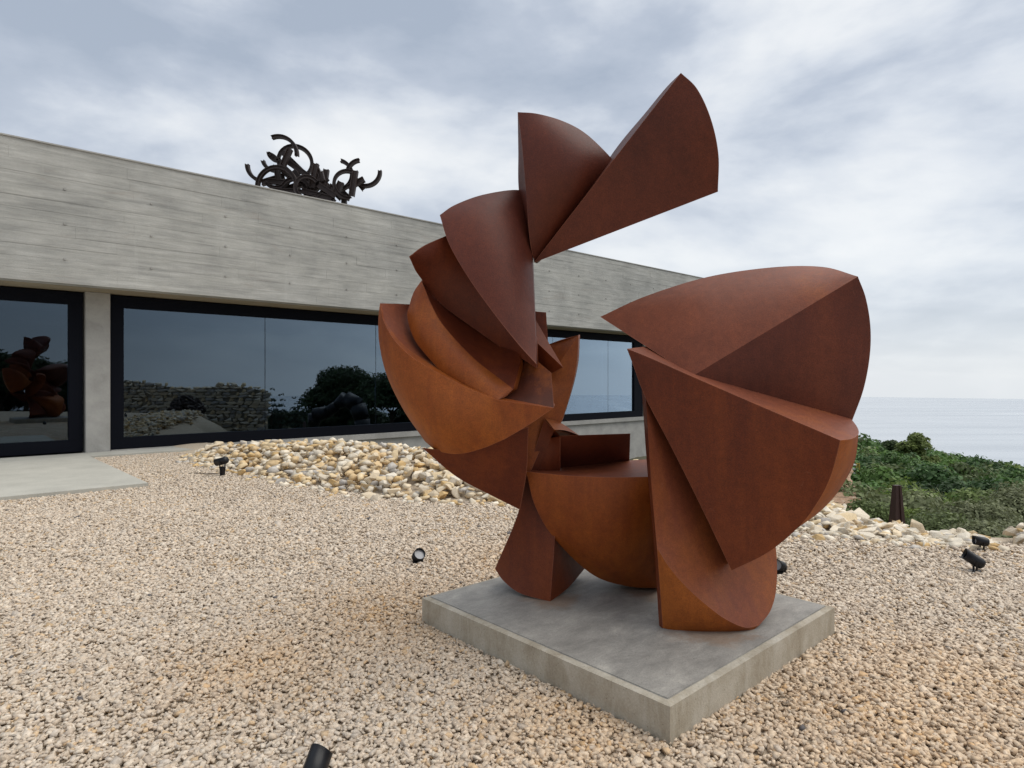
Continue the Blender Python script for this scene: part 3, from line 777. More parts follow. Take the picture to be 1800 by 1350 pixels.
wedge(STEEL_OR, [(fr5, 0.05, (800, 625, 3.9))], [out5, [(875, 703, 3.73), (902, 684, 3.77)], [(902, 684, 3.77), (916, 634, 3.96)], in_up, [(745, 495, 4.12), (741, 493, 4.04)]], (850, 610, 4.45), bulge_back=1)
# crescent ledge at the left
inner6 = [(668, 533, 3.93), (670, 548, 3.91), (675, 566, 3.89), (694, 599, 3.85), (723, 627, 3.82), (758, 649, 3.80), (799, 670, 3.79), (824, 683, 3.78)]
wedge(STEEL_LIT, [([[(668, 533, 3.93), (722, 535, 4.14)], [(722, 535, 4.14), (718, 556, 4.12), (730, 596, 4.05), (756, 630, 3.98), (784, 658, 3.92), (824, 683, 3.78)], inner6[::-1]], -0.01, (712, 590, 3.98))], None, None, 'steel_plate', 'narrow upward facing crescent plate, lighter than the shell below it')
# large lower left bowl
leftb = [(668, 533, 3.93), (665, 562, 3.97), (667, 605, 4.0), (680, 660, 4.02), (710, 722, 4.02), (748, 777, 4.0)]
botb = [(748, 777, 4.0), (770, 793, 3.95), (807, 798, 3.86), (849, 788, 3.78), (887, 772, 3.74)]
upb = [(875, 703, 3.71), (824, 683, 3.75), (799, 670, 3.77), (758, 649, 3.78), (723, 627, 3.80), (694, 599, 3.83), (675, 566, 3.88), (670, 548, 3.90), (668, 533, 3.93)]
botb2 = [(887, 772, 3.74), (913, 757, 3.72), (940, 740, 3.71), (973, 717, 3.70)]
wedge(STEEL_OR, [([leftb, botb, [(887, 772, 3.74), (875, 703, 3.71)], upb], 0.09, (775, 700, 3.83)),
      ([[(875, 703, 3.71), (973, 717, 3.70)], botb2[::-1], [(887, 772, 3.74), (875, 703, 3.71)]], 0.0)],
      [leftb, botb, botb2, [(973, 717, 3.70), (875, 703, 3.71)], upb], (830, 660, 4.5), bulge_back=1)
# block with the orange stain
b8 = [[(910, 634, 4.06), (928, 624, 4.06), (969, 655, 3.90)], [(969, 655, 3.90), (974, 717, 3.71)], [(974, 717, 3.71), (930, 712, 3.745), (876, 704, 3.78)], [(876, 704, 3.78), (896, 684, 3.92)], [(896, 684, 3.92), (910, 634, 4.06)]]
wedge(STAINED, [(b8, 0.0)], b8, (955, 660, 4.3), label='brown steel block with a bright orange rust stain')
# dark lower left wedge
t9 = [(742, 787, 3.93), (772, 790, 3.93), (830, 786, 3.86), (887, 765, 3.80), (929, 750, 3.78)]
f9 = [t9, [(929, 750, 3.78), (926, 827, 3.93), (914, 896, 4.08)], [(914, 896, 4.08), (860, 869, 4.06), (801, 837, 4.03), (742, 787, 3.93)]]
wedge(STEEL, [(f9, 0.0)], f9, (850, 800, 4.35))
# blade standing behind, orange with a darker top
f10 = [[(1017, 589, 4.2), (1014, 640, 4.16), (1003, 690, 4.13), (987, 742, 4.1)], [(987, 742, 4.1), (958, 775, 4.08), (930, 835, 4.06)], [(930, 835, 4.06), (905, 840, 4.08), (915, 752, 4.06), (955, 700, 4.08), (955, 662, 4.18), (968, 660, 4.18)], [(968, 660, 4.18), (1017, 589, 4.2)]]
wedge(STEEL_OR, [(f10, 0.0), ([[(962, 606, 4.36), (990, 596, 4.3), (1017, 589, 4.2)], [(1017, 589, 4.2), (968, 662, 4.18)], [(968, 662, 4.18), (962, 606, 4.36)]], 0.0)],
      [f10[0], f10[1], f10[2], [(968, 660, 4.18), (962, 606, 4.36)], [(962, 606, 4.36), (1017, 589, 4.2)]], (985, 680, 4.6), bulge_back=1)
# small folded pieces behind the upper shell
wedge(STEEL, [([[(938, 547, 4.16), (960, 549, 4.16)], [(960, 549, 4.16), (964, 612, 4.16)], [(964, 612, 4.16), (938, 612, 4.16)], [(938, 612, 4.16), (938, 547, 4.16)]], 0.0)],
      [[(938, 547, 4.16), (960, 549, 4.16)], [(960, 549, 4.16), (964, 612, 4.16)], [(964, 612, 4.16), (938, 612, 4.16)], [(938, 612, 4.16), (938, 547, 4.16)]], (945, 590, 4.5))
wedge(STEEL, [([[(939, 558, 4.12), (990, 646, 3.96)], [(990, 646, 3.96), (942, 600, 4.0)], [(942, 600, 4.0), (939, 558, 4.12)]], 0.0),
      ([[(942, 600, 4.0), (990, 646, 3.96)], [(990, 646, 3.96), (969, 657, 4.05)], [(969, 657, 4.05), (938, 640, 4.12)], [(938, 640, 4.12), (942, 600, 4.0)]], 0.0)],
      [[(939, 558, 4.12), (990, 646, 3.96)], [(990, 646, 3.96), (969, 657, 4.05)], [(969, 657, 4.05), (938, 640, 4.12)], [(938, 640, 4.12), (939, 558, 4.12)]], (950, 620, 4.4))
# little roof-like fold in the middle
wedge(STEEL_OR, [([[(958, 735, 4.06), (985, 743, 4.10), (1018, 765, 4.14)], [(1018, 765, 4.14), (995, 757, 4.05), (974, 755, 3.99)], [(974, 755, 3.99), (958, 735, 4.06)]], 0.0),
      ([[(974, 755, 3.99), (1018, 765, 4.14)], [(1018, 765, 4.14), (975, 769, 4.16)], [(975, 769, 4.16), (974, 755, 3.99)]], 0.0)],
      [[(958, 735, 4.06), (985, 743, 4.10), (1018, 765, 4.14)], [(1018, 765, 4.14), (975, 769, 4.16)], [(975, 769, 4.16), (958, 735, 4.06)]], (985, 762, 4.3))
wedge(STEEL, [([[(957, 737, 4.04), (975, 757, 4.02)], [(975, 757, 4.02), (968, 770, 4.06)], [(968, 770, 4.06), (938, 848, 4.12)], [(938, 848, 4.12), (922, 848, 4.1)], [(922, 848, 4.1), (957, 737, 4.04)]], 0.0),
      ([[(968, 770, 4.06), (985, 767, 4.0)], [(985, 767, 4.0), (985, 850, 4.2)], [(985, 850, 4.2), (938, 850, 4.12)], [(938, 850, 4.12), (968, 770, 4.06)]], 0.0)],
      [[(957, 737, 4.04), (985, 767, 4.0)], [(985, 767, 4.0), (985, 850, 4.2)], [(985, 850, 4.2), (922, 848, 4.1)], [(922, 848, 4.1), (957, 737, 4.04)]], (962, 790, 4.4))
# dark box in the middle
bx = [[(984, 766, 4.0), (1108, 762, 4.22)], [(1108, 762, 4.22), (1106, 822, 4.62)], [(1106, 822, 4.62), (984, 836, 4.40)], [(984, 836, 4.40), (984, 766, 4.0)]]
wedge(STEEL_TOP, [(bx, 0.0)], bx, (1050, 778, 4.62), 'steel_box')
# boat-like bowl resting on the slab
topf = [(925, 829, 4.02), (1000, 836, 3.95), (1070, 839, 3.92), (1141, 838, 3.9)]
bk = [(1141, 838, 3.9), (1155, 806, 4.55), (1100, 808, 4.62), (1000, 817, 4.45), (925, 829, 4.02)]
arc14 = [(1158, 1034, 4.30), (1100, 1030, 4.30), (1040, 1009, 4.26), (975, 947, 4.14), (941, 890, 4.06), (925, 829, 4.02)]
wedge(STEEL_OR, [([topf, [(1141, 838, 3.9), (1158, 1034, 4.30)], arc14], 0.10, (1060, 900, 4.0)), ([topf, [(1141, 838, 3.9), (1155, 806, 4.55)], [(1155, 806, 4.55), (1000, 817, 4.45), (925, 829, 4.02)]], 0.0, None, STEEL_LIT)],
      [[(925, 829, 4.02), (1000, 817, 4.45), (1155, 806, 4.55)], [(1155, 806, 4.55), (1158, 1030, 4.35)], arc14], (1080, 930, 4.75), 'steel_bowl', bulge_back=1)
# left foot
f15 = [[(921, 815, 4.12), (912, 897, 4.2), (870, 1000, 4.40)], [(870, 1000, 4.40), (886, 1022, 4.3), (915, 1043, 4.2), (967, 1057.5, 4.11)], [(967, 1057.5, 4.11), (975, 945, 4.12), (975, 850, 4.2)], [(975, 850, 4.2), (921, 815, 4.12)]]
r15 = [[(975, 850, 4.2), (975, 945, 4.12), (967, 1057.5, 4.11)], [(967, 1057.5, 4.11), (1000, 1032, 4.32), (1029, 998, 4.6)], [(1029, 998, 4.6), (1010, 930, 4.5), (975, 850, 4.2)]]
wedge(STEEL, [(f15, 0.0), (r15, 0.0)], [f15[0], f15[1], r15[1], [(1029, 998, 4.6), (975, 850, 4.2)], [(975, 850, 4.2), (921, 815, 4.12)]], (950, 960, 4.8), 'steel_foot', bulge_back=0)
# right column: a tall hollow dish with its edge strip and the rounded foot
sR = [(1135, 690, 3.74), (1139, 760, 3.70), (1145, 850, 3.66), (1155, 963, 3.60)]
wedge(STEEL, [([[(1128, 683, 3.84), (1135, 690, 3.74)], sR, [(1155, 963, 3.60), (1165, 1104, 3.655)], [(1165, 1104, 3.655), (1159, 1101, 3.70), (1150, 963, 3.74), (1137, 815, 3.82), (1128, 683, 3.84)]], 0.0)], None, None, 'steel_plate')
rimL = [(1155, 963, 3.60), (1176, 996, 3.565), (1205, 1030, 3.54), (1240, 1062, 3.53), (1275, 1088, 3.55), (1310, 1103, 3.60), (1335, 1099, 3.66)]
rimR = [(1335, 1099, 3.66), (1355, 1072, 3.76), (1365, 1030, 3.86), (1364, 965, 3.97), (1350, 900, 4.0)]
wedge(STEEL_LIT, [([sR, rimL, rimR, [(1350, 900, 4.0), (1180, 690, 3.95), (1135, 690, 3.74)]], -0.035, (1240, 960, 3.84))],
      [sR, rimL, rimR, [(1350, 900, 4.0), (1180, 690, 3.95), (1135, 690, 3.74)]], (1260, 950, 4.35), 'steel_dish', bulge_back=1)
foot = [(1335, 1099, 3.66), (1318, 1109, 3.645), (1280, 1112.5, 3.63), (1230, 1112.5, 3.63), (1190, 1109, 3.64), (1165, 1104, 3.655)]
wedge(STEEL_OR, [([rimL, foot, [(1165, 1104, 3.655), (1155, 963, 3.60)]], 0.03, (1210, 1075, 3.595))],
      [rimL, foot, [(1165, 1104, 3.655), (1155, 963, 3.60)]], (1240, 1040, 3.95), 'steel_foot')
# big lower right wedge
a18, p18, q18 = (1102, 613, 3.70), (1477, 774, 3.20), (1286, 1003, 3.60)
front_top = [a18, (1140, 628, 3.67), (1217, 662, 3.56), (1330, 711, 3.42), p18]
arc18 = [p18, (1470, 804, 3.23), (1459, 840, 3.28), (1440, 878, 3.34), (1405, 925, 3.42), (1350, 971, 3.51), q18]
left18 = [q18, (1232, 890, 3.64), (1180, 786, 3.68), (1135, 700, 3.71), (1113, 642, 3.71), a18]
topb = [(1136, 609, 3.84), (1180, 632, 3.77), (1217, 653, 3.69), (1360, 695, 3.69), (1496, 736, 3.68)]
rnd = [(1496, 736, 3.68), (1507, 751, 3.50), (1509, 763, 3.38), (1498, 771, 3.25), p18]
side = [(1509, 763, 3.38), (1504, 805, 3.42), (1490, 838, 3.45), (1466, 874, 3.46), (1437, 903, 3.46), (1405, 926, 3.43)]
wedge(STEEL, [([front_top, arc18, left18], 0.0, (1300, 800, 3.46)), ([front_top, rnd[::-1], topb[::-1], [topb[0], a18]], 0.0, None, STEEL_LIT),
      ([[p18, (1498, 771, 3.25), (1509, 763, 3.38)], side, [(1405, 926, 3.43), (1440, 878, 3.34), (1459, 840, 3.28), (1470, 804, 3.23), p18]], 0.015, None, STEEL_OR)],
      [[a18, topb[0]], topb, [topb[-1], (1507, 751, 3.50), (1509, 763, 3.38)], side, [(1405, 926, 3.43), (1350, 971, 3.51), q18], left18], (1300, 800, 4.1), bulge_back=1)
# big upper right wedge
ta, tb, tcn = (1055, 557, 4.0), (1508, 486, 3.58), (1217, 661, 3.64)
arc19 = [ta, (1134, 521, 4.05), (1243, 487, 4.05), (1356, 470, 3.95), (1445, 469, 3.85), tb]
r19 = [tb, (1522, 524, 3.60), (1530, 573, 3.62), (1529, 625, 3.64), (1518, 684, 3.65), (1497, 742, 3.68)]
wedge(STEEL_TOP, [([arc19, [tb, tcn], [tcn, ta]], 0.05, (1260, 560, 3.82), STEEL_LIT), ([r19, [(1497, 742, 3.68), tcn], [tcn, tb]], 0.02, (1430, 620, 3.57))],
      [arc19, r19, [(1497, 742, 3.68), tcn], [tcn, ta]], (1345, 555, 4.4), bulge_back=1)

# ------------------------------------------------------------------ arcs sculpture on the roof
roof_s = empty('arc_sculpture', (-5.5, 18.4, 5.2), 0, 'tangle of dark rusted iron arcs standing on the gallery roof behind the parapet', 'sculpture')
IN2 = Matrix.Translation((5.5, -18.4, -5.2))
def arc(u, v, ru, a0, a1, d, tilt=1.0, th=0.10, w=0.14, yaw=0.0):
    """I-section arc: centre (u,v), radius ru in picture pixels, angles in degrees counter-clockwise, tilt squeezes the width"""
    c = at(u, v, d); r = ru/F*d; verts = []; faces = []; n = 30
    sxy = Vector((tilt, math.sqrt(max(0, 1-tilt*tilt)), 0)); nrm = Vector((-sxy.y, sxy.x, 0))
    prof = [(-1, -1), (1, -1), (1, -.6), (.25, -.6), (.25, .6), (1, .6), (1, 1), (-1, 1), (-1, .6), (-.25, .6), (-.25, -.6), (-1, -.6)]
    for k in range(n+1):
        a = R(a0+(a1-a0)*k/n); rad = sxy*math.cos(a)+Vector((0, 0, math.sin(a)))
        for (p, q) in prof: verts.append(IN2 @ (c+rad*(r+q*th/2)+nrm*p*w/2))
    m = len(prof)
    for k in range(n):
        for j in range(m): faces.append((k*m+j, k*m+(j+1) % m, (k+1)*m+(j+1) % m, (k+1)*m+j))
    faces.append(tuple(range(m))); faces.append(tuple(n*m+x for x in range(m))[::-1])
    return mesh_from('iron_arc', verts, faces, DARKRUST, roof_s)
def beam(u0, v0, u1, v1, d, w=0.16, d2=None, th=0.14):
    a, b = IN2 @ at(u0, v0, d), IN2 @ at(u1, v1, d2 or d)
    ax_ = (b-a).normalized(); up = Vector((0, 1, 0)); s = ax_.cross(up).normalized()
    prof = [(-1, -1), (1, -1), (1, -.7), (.2, -.7), (.2, .7), (1, .7), (1, 1), (-1, 1), (-1, .7), (-.2, .7), (-.2, -.7), (-1, -.7)]
    verts = []
    for p in (a, b):
        for (q, r_) in prof: verts.append(p+s*r_*w/2+up*q*th/2)
    m = 12; faces = [(j, (j+1) % m, m+(j+1) % m, m+j) for j in range(m)]+[tuple(range(m))[::-1], tuple(range(m, 2*m))]
    return mesh_from('iron_beam', verts, faces, DARKRUST, roof_s)
D0 = 18.4
arc(490, 272, 32, 112, -5, D0)                # top arm
arc(519, 285, 28, 300, -70, D0+0.3, 0.96)
arc(513, 285, 21, 200, 330, D0, 0.8)
arc(487, 328, 34, 185, 5, D0-0.4)
arc(486, 306, 24, 350, 215, D0-0.1)
arc(463, 290, 28, 178, 250, D0-0.2)
arc(466, 298, 28, 78, 5, D0); arc(484, 278, 22, 192, 280, D0+0.2)
arc(487, 268, 14, 180, 300, D0)
arc(540, 331, 20, 40, 320, D0-0.5, 0.92); arc(549, 318, 27, 255, 350, D0-0.3)
arc(593, 308, 26, 76, -75, D0+0.1)            # right pair
arc(612, 325, 24, 75, 275, D0-0.1, 0.95); arc(634, 305, 23, 95, 165, D0)
arc(643, 302, 25, 205, 365, D0)               # right hook
arc(565, 330, 30, 195, 320, D0-0.3); arc(520, 340, 26, 30, 150, D0-0.2)
for q in [(497, 268, 540, 310), (492, 287, 527, 320), (507, 285, 540, 308), (486, 290, 492, 333), (470, 318, 505, 322), (525, 318, 560, 345), (556, 288, 548, 330), (574, 298, 568, 340),
          (540, 310, 590, 335), (560, 325, 590, 345), (567, 318, 600, 350), (625, 300, 618, 345), (612, 330, 640, 315), (623, 313, 640, 333), (600, 335, 615, 350), (480, 335, 530, 338), (530, 335, 585, 350),
          (563, 302, 567, 318), (510, 262, 497, 292), (575, 350, 586, 325)]:
    beam(*q, D0+random.uniform(-0.4, 0.4), w=0.15)
for q in [(460, 322, 500, 310), (500, 335, 545, 318), (548, 338, 575, 312), (515, 300, 540, 330), (590, 342, 600, 320), (585, 330, 570, 352), (553, 290, 566, 318)]:
    beam(*q, D0+random.uniform(-0.3, 0.3), w=0.17)
for (u, v) in [(490, 350), (545, 362), (580, 368), (605, 366)]:
    beam(u, v-22, u, v+20, D0, w=0.14)

# ------------------------------------------------------------------ spotlights
def spot(base, aim, length, rad, label, stem='bracket', h=0.06):
    base = Vector(base); aim = Vector(aim).normalized()
    o = empty('garden_spotlight', base, 0, label, 'spotlight', 'garden spotlights round the sculpture')
    piv = Vector((0, 0, h+rad*0.9))
    a = piv-aim*length*0.45; b = piv+aim*length*0.55
    bm = bmesh.new()
    q = aim.to_track_quat('Z', 'Y').to_matrix().to_4x4()
    seg = 28; prof = [(0, 0), (rad*0.62, 0), (rad*0.86, length*0.05), (rad, length*0.18), (rad, length), (rad*0.9, length), (rad*0.9, length*0.80)]
    rings = []
    for (r_, z_) in prof:
        ring = []
        for k in range(seg):
            an = 2*math.pi*k/seg
            zc = z_
            if z_ == length: zc = z_+0.22*length*max(0, math.sin(an))**1.0*0.5     # visor longer on top
            ring.append(bm.verts.new(a + (q @ Vector((r_*math.cos(an), r_*math.sin(an), zc)))))
        rings.append(ring)
    for r1, r2 in zip(rings[:-1], rings[1:]):
        for k in range(seg): bm.faces.new((r1[k], r1[(k+1) % seg], r2[(k+1) % seg], r2[k]))
    bmesh.ops.remove_doubles(bm, verts=bm.verts, dist=1e-5)
    hs = to_obj('housing', bm, BLACK, o, True)
    bm = bmesh.new(); add_cyl(bm, a+aim*length*0.74, a+aim*length*0.80, rad*0.89, rad*0.89, 24); to_obj('lens', bm, LENS, o)
    side_ = aim.cross(Vector((0, 0, 1))).normalized()
    bm = bmesh.new()
    for s in (-1, 1):
        p = piv+side_*s*rad*1.05; add_cyl(bm, p, Vector((p.x*0.6, p.y*0.6, 0.01)), rad*0.16, rad*0.2, 8)
    add_cyl(bm, piv-side_*rad*1.12, piv+side_*rad*1.12, rad*0.14, None, 8)
    to_obj('bracket', bm, BLACK, o)
    bm = bmesh.new()
    if stem == 'spike':
        add_cyl(bm, (0, 0, -0.25), (0, 0, h*0.75), 0.012, 0.03, 10); add_cyl(bm, (-0.05, 0, h*0.72), (0.05, 0, h*0.72), 0.018, None, 8)
        to_obj('spike', bm, BLACK, o)
    else:
        add_cyl(bm, (0, 0, -0.01), (0, 0, 0.016), rad*0.95, rad*0.9, 20); to_obj('base', bm, BLACK, o)
    return o
tgt = Vector((0.75, 4.1, 1.6))
def ground_pt(u, v, z=0.0):
    d = F*(EYE-z)/(v-670); return at(u, v, d)
def sp(u, v, length, rad, label, h=0.05, stem='bracket', el=None, az=None, z=0.0):
    b = ground_pt(u, v, z); a = tgt-b
    if el is not None:
        a = Vector((math.sin(R(az))*math.cos(R(el)), math.cos(R(az))*math.cos(R(el)), math.sin(R(el))))
    return spot(b, a, length, rad, label, stem, h)
sp(1714, 1006, 0.155, 0.046, 'black cylindrical spotlight tilted up to the left on the gravel at the far right', 0.06, el=33, az=-72)
sp(1726, 968, 0.12, 0.042, 'small black spotlight right against the pale rubble at the terrace edge', 0.05, el=8, az=-80)
sp(735, 989, 0.09, 0.052, 'small black spotlight with pale lens alone on the gravel left of the slab', 0.01, el=38, az=150)
sp(1371, 1007, 0.12, 0.048, 'black spotlight half hidden behind the right foot of the sculpture', 0.01, el=22, az=-130)
sp(552, 1398, 0.135, 0.046, 'black spotlight cut off by the bottom edge of the photo', 0.05, el=52, az=22)
sp(391, 837, 0.23, 0.062, 'black spotlight on a spike in front of the rubble beside the window', 0.20, 'spike', el=-14, az=-70)
# black cable by the spike lamp
b0 = ground_pt(391, 834); bm = bmesh.new()
pts = [(0, 0, .03), (-.05, -.02, .028), (-.1, -.03, .02), (-.18, -.055, .025), (-.25, -.06, .02), (-.34, -.03, .028), (-.42, .02, .02), (-.6, .05, .015)]
for a, b in zip(pts[:-1], pts[1:]): add_cyl(bm, a, b, 0.006, None, 6)
cable = to_obj('cable', bm, BLACK); cable.location = (b0.x, b0.y, 0); props(cable, 'thin black cable lying on the gravel by the spike spotlight', 'cable')

# ------------------------------------------------------------------ trees
def leaf_cloud(centres, radii, n_leaf, size, base_col, up=0.35, seed=0):
    r = np.random.default_rng(seed); VV, TT, CC = [], [], []
    tot = 0
    for c, rad in zip(centres, radii):
        n = max(8, int(n_leaf*rad*rad))
        d = r.normal(size=(n, 3)); d[:, 2] = np.abs(d[:, 2])*1.0-0.35*r.random(n); d /= np.linalg.norm(d, axis=1)[:, None]
        p = np.array(c)+d*rad*np.array([1, 1, 0.8])*r.uniform(0.65, 1.05, (n, 1))
        nm = d+r.normal(size=(n, 3))*0.42+np.array([0, 0, up]); nm /= np.linalg.norm(nm, axis=1)[:, None]
        t1 = np.cross(nm, r.normal(size=(n, 3))); t1 /= np.linalg.norm(t1, axis=1)[:, None]; t2 = np.cross(nm, t1)
        s = size*r.uniform(0.6, 1.3, (n, 1))
        q = np.stack([p-t1*s, p+t2*s*0.55, p+t1*s, p-t2*s*0.55], 1)
        VV.append(q.reshape(-1, 3)); base = tot+np.arange(n)[:, None]*4
        TT.append(base+np.array([[0, 1, 2, 3]])); tot += n*4
        col = np.array(base_col)*r.uniform(0.7, 1.35, (n, 1))*r.uniform(0.85, 1.15)
        CC.append(np.repeat(col, 4, 0))
    return np.concatenate(VV), np.concatenate(TT), np.concatenate(CC)
def crown_balls(x, y, z, rx, rz, k, r):
    cs, rs_ = [], []
    for _ in range(k):
        d = r.normal(size=3); d /= np.linalg.norm(d); d[2] = abs(d[2])*0.9-0.15
        cs.append((x+d[0]*rx*0.62, y+d[1]*rx*0.62, z+d[2]*rz*0.62)); rs_.append(rx*r.uniform(0.32, 0.5))
    cs.append((x, y, z)); rs_.append(rx*0.7)
    return cs, rs_
# hillside: joined woodland
r = np.random.default_rng(5)
TREE_COLS = [(0.078, 0.150, 0.040), (0.102, 0.180, 0.045), (0.060, 0.118, 0.040), (0.15, 0.21, 0.05), (0.115, 0.150, 0.060)]
VV, TT, CC = [], [], []; off = 0; placed = []
NAMED = [(1597, 62, 'pine'), (1650, 38, 'dark')]
tries = 0
while tries < 11000:
    tries += 1
    D = math.sqrt(r.uniform(12**2, 82**2)); u = r.uniform(1170, 2080)
    x = (u-900)/F*D
    lx_, ly_ = gallery_local(x, D)
    if ly_ > -2.6 and lx_ < 31: continue
    if u < 1290 and D > 60: continue
    if any((x-a)**2+(D-b)**2 < (1.15+0.021*D)**2 for a, b in placed): continue
    placed.append((x, D))
for (x, D) in placed:
    R0 = r.uniform(1.15, 1.95)*(0.9+D*0.011); gz = float(ground_z([x], [D])[0])
    zc = canopy_z(np.array([x]), np.array([D]))[0]-R0*0.9+r.uniform(-0.8, 0.55)
    if x/D < 0.47: zc = min(zc, gz+R0*0.35)
    elif D < 17: continue
    cs, rs_ = crown_balls(x, D, zc, R0, R0*1.15, 8, r)
    col = np.array(TREE_COLS[r.integers(0, 5)])*r.uniform(0.75, 1.35) if D > 30 else [(0.17, 0.195, 0.095), (0.145, 0.18, 0.075), (0.15, 0.20, 0.065)][r.integers(0, 3)]
    size = 0.055+0.0024*D
    v, t, c = leaf_cloud(cs, rs_, 2.3/(size*size), size*1.12, col, seed=int(r.integers(1e6)))
    VV.append(v); TT.append(t+off); CC.append(c); off += len(v)
wood = np_mesh('woodland', np.concatenate(VV), np.concatenate(TT), np.concatenate(CC), LEAF, None, 4)
wood['kind'] = 'stuff'; props(wood, 'dense green woodland of oak and scrub covering the slope below the terrace', 'woodland')
print('woodland crowns', len(placed), 'quads', len(wood.data.polygons))

def tree(name, x, y, ztop, rx, rz, col, label, leaf, cat='tree', group=None, k=14, seed=1, dens=1.0, shape='round'):
    r = np.random.default_rng(seed); gz = float(ground_z([x], [y])[0])
    o = empty(name, (x, y, gz), 0, label, cat, group)
    zc = ztop-rz-gz
    if shape == 'cone':
        cs, rs_ = [], []
        for q in range(9):
            f = q/8; ring = rx*(1-f)*0.75+0.12
            for _ in range(4 if q < 7 else 1):
                a = r.uniform(0, 6.28); cs.append((math.cos(a)*ring*.7, math.sin(a)*ring*.7, zc-rz+2*rz*f)); rs_.append(0.28*rx*(1.3-f)+0.12)
    elif shape == 'layered':
        cs, rs_ = [], []
        for q in range(44):
            f = r.random(); a = r.uniform(0, 6.28); rad = rx*(1-0.7*f)*r.uniform(0.1, 1.0)
            cs.append((math.cos(a)*rad+0.3*f*rx, math.sin(a)*rad, zc-rz*0.6+1.7*rz*f)); rs_.append(rx*r.uniform(0.18, 0.34))
    else:
        cs, rs_ = crown_balls(0, 0, zc, rx, rz, k, r)
    v, t, c = leaf_cloud(cs, rs_, dens*2.6/(leaf*leaf), leaf, col, seed=seed)
    np_mesh('crown', v, t, c, LEAF, o, 4)
    bm = bmesh.new(); add_cyl(bm, (0, 0, -0.2), (0.05, 0.03, max(0.4, zc*0.75)), 0.09+rx*0.05, 0.05+rx*0.025, 9)
    for q in range(5):
        a = q*1.3; h0 = max(0.3, zc*0.55); add_cyl(bm, (0.03, 0.02, h0), (math.cos(a)*rx*0.5, math.sin(a)*rx*0.5, zc+rz*0.2), 0.03+rx*0.018, 0.012, 6)
    to_obj('trunk', bm, BARK, o)
    return o
def treeat(name, u, vtop, D, rx, rz, col, label, leaf, **kw):
    p = at(u, vtop, D); return tree(name, p.x, p.y, p.z, rx, rz, col, label, leaf, **kw)
treeat('pine_tree', 1598, 773, 62, 2.7, 1.7, (0.14, 0.18, 0.05), 'wind-swept yellowish pine rising above the skyline of the wooded slope', 0.17, shape='layered', seed=11, dens=3.2)
treeat('pine_tree', 1560, 778, 66, 1.6, 1.0, (0.085, 0.12, 0.05), 'small dark pine on the skyline just left of the tall one', 0.17, shape='layered', seed=12, dens=2.5)
treeat('oak_tree', 1650, 838, 34, 1.9, 1.4, (0.030, 0.062, 0.020), 'round dark green oak in the middle of the slope right of the dark obelisk', 0.12, seed=13, dens=1.5)
treeat('oak_tree', 1600, 820, 40, 1.5, 1.1, (0.065, 0.13, 0.03), 'bright green oak just above the dark obelisk', 0.13, seed=15)
OL = (0.18, 0.20, 0.105)
treeat('olive_tree', 1720, 858, 17, 1.1, 1.0, OL, 'grey green olive at the middle right of the near slope', 0.06, seed=21, dens=0.9, k=18)
treeat('olive_tree', 1785, 835, 19, 1.3, 1.2, OL, 'tall olive green shrub at the right edge of the photo', 0.06, seed=22, dens=0.9, k=18)
treeat('olive_tree', 1655, 880, 14.5, 0.95, 0.85, (0.14, 0.175, 0.075), 'low olive shrub directly right of the dark obelisk', 0.05, seed=23, dens=0.9, k=18)
treeat('olive_tree', 1740, 895, 12.5, 0.95, 0.85, OL, 'nearest olive shrub behind the two right hand spotlights', 0.045, seed=24, dens=0.9, k=18)
treeat('olive_tree', 1810, 890, 12.8, 0.95, 0.9, OL, 'olive shrub behind the rubble heap at the right edge', 0.045, seed=26, dens=0.9, k=18)
treeat('olive_tree', 1528, 868, 16, 0.85, 0.75, (0.13, 0.17, 0.06), 'bushy shrub between the rusted steel and the dark obelisk', 0.05, seed=25, dens=0.9, k=16)
treeat('olive_tree', 1600, 885, 17.5, 0.95, 0.85, (0.16, 0.22, 0.05), 'yellow green shrub behind the dark obelisk', 0.055, seed=27, dens=0.9, k=16)

# obelisk
p = at(1577, 940, 12.0); zt = at(1577, 853, 12.0).z
ob = empty('obelisk', (p.x, p.y, p.z-0.6), R(20), 'dark rusted tapering steel obelisk standing behind the right hand rubble', 'sculpture')
hh = zt-(p.z-0.6)
def taper(x0, x1, y0, y1, k, name, mat):
    vs_ = [(x0, y0, 0), (x1, y0, 0), (x1, y1, 0), (x0, y1, 0), (x0*k, y0*k, hh), (x1*k, y0*k, hh), (x1*k, y1*k, hh), (x0*k, y1*k, hh)]
    return mesh_from(name, vs_, [(3, 2, 1, 0), (4, 5, 6, 7), (0, 1, 5, 4), (1, 2, 6, 5), (2, 3, 7, 6), (3, 0, 4, 7)], mat, ob)
taper(-0.16, 0.03, -0.08, 0.15, 0.36, 'left_plate', OBEL); taper(0.04, 0.17, -0.12, 0.14, 0.36, 'right_plate', OBEL)
# utility pole on the slope
D = 38; pb_ = at(1508, 872, D); pt_ = at(1508, 814, D)
pole = empty('utility_pole', (pb_.x, pb_.y, pb_.z-1.0), 0, 'thin yellow steel utility pole with pale insulators left on the slope', 'pole')
hp = pt_.z-pb_.z+1.0
bm = bmesh.new()
for dx in (-0.08, 0.08):
    add_box(bm, dx-0.03, dx+0.03, -0.03, 0.03, 0, hp)
k = 0.2
while k < hp: add_box(bm, -0.05, 0.05, -0.02, 0.02, k, k+0.05); k += 0.3
to_obj('pole_frame', bm, YPOLE, pole)
for q in range(3):
    bm = bmesh.new(); add_cyl(bm, (-0.1, 0, hp-0.12-q*0.26), (-0.3, 0, hp-0.1-q*0.26), 0.045, 0.07, 8); to_obj('insulator', bm, CERAM, pole)
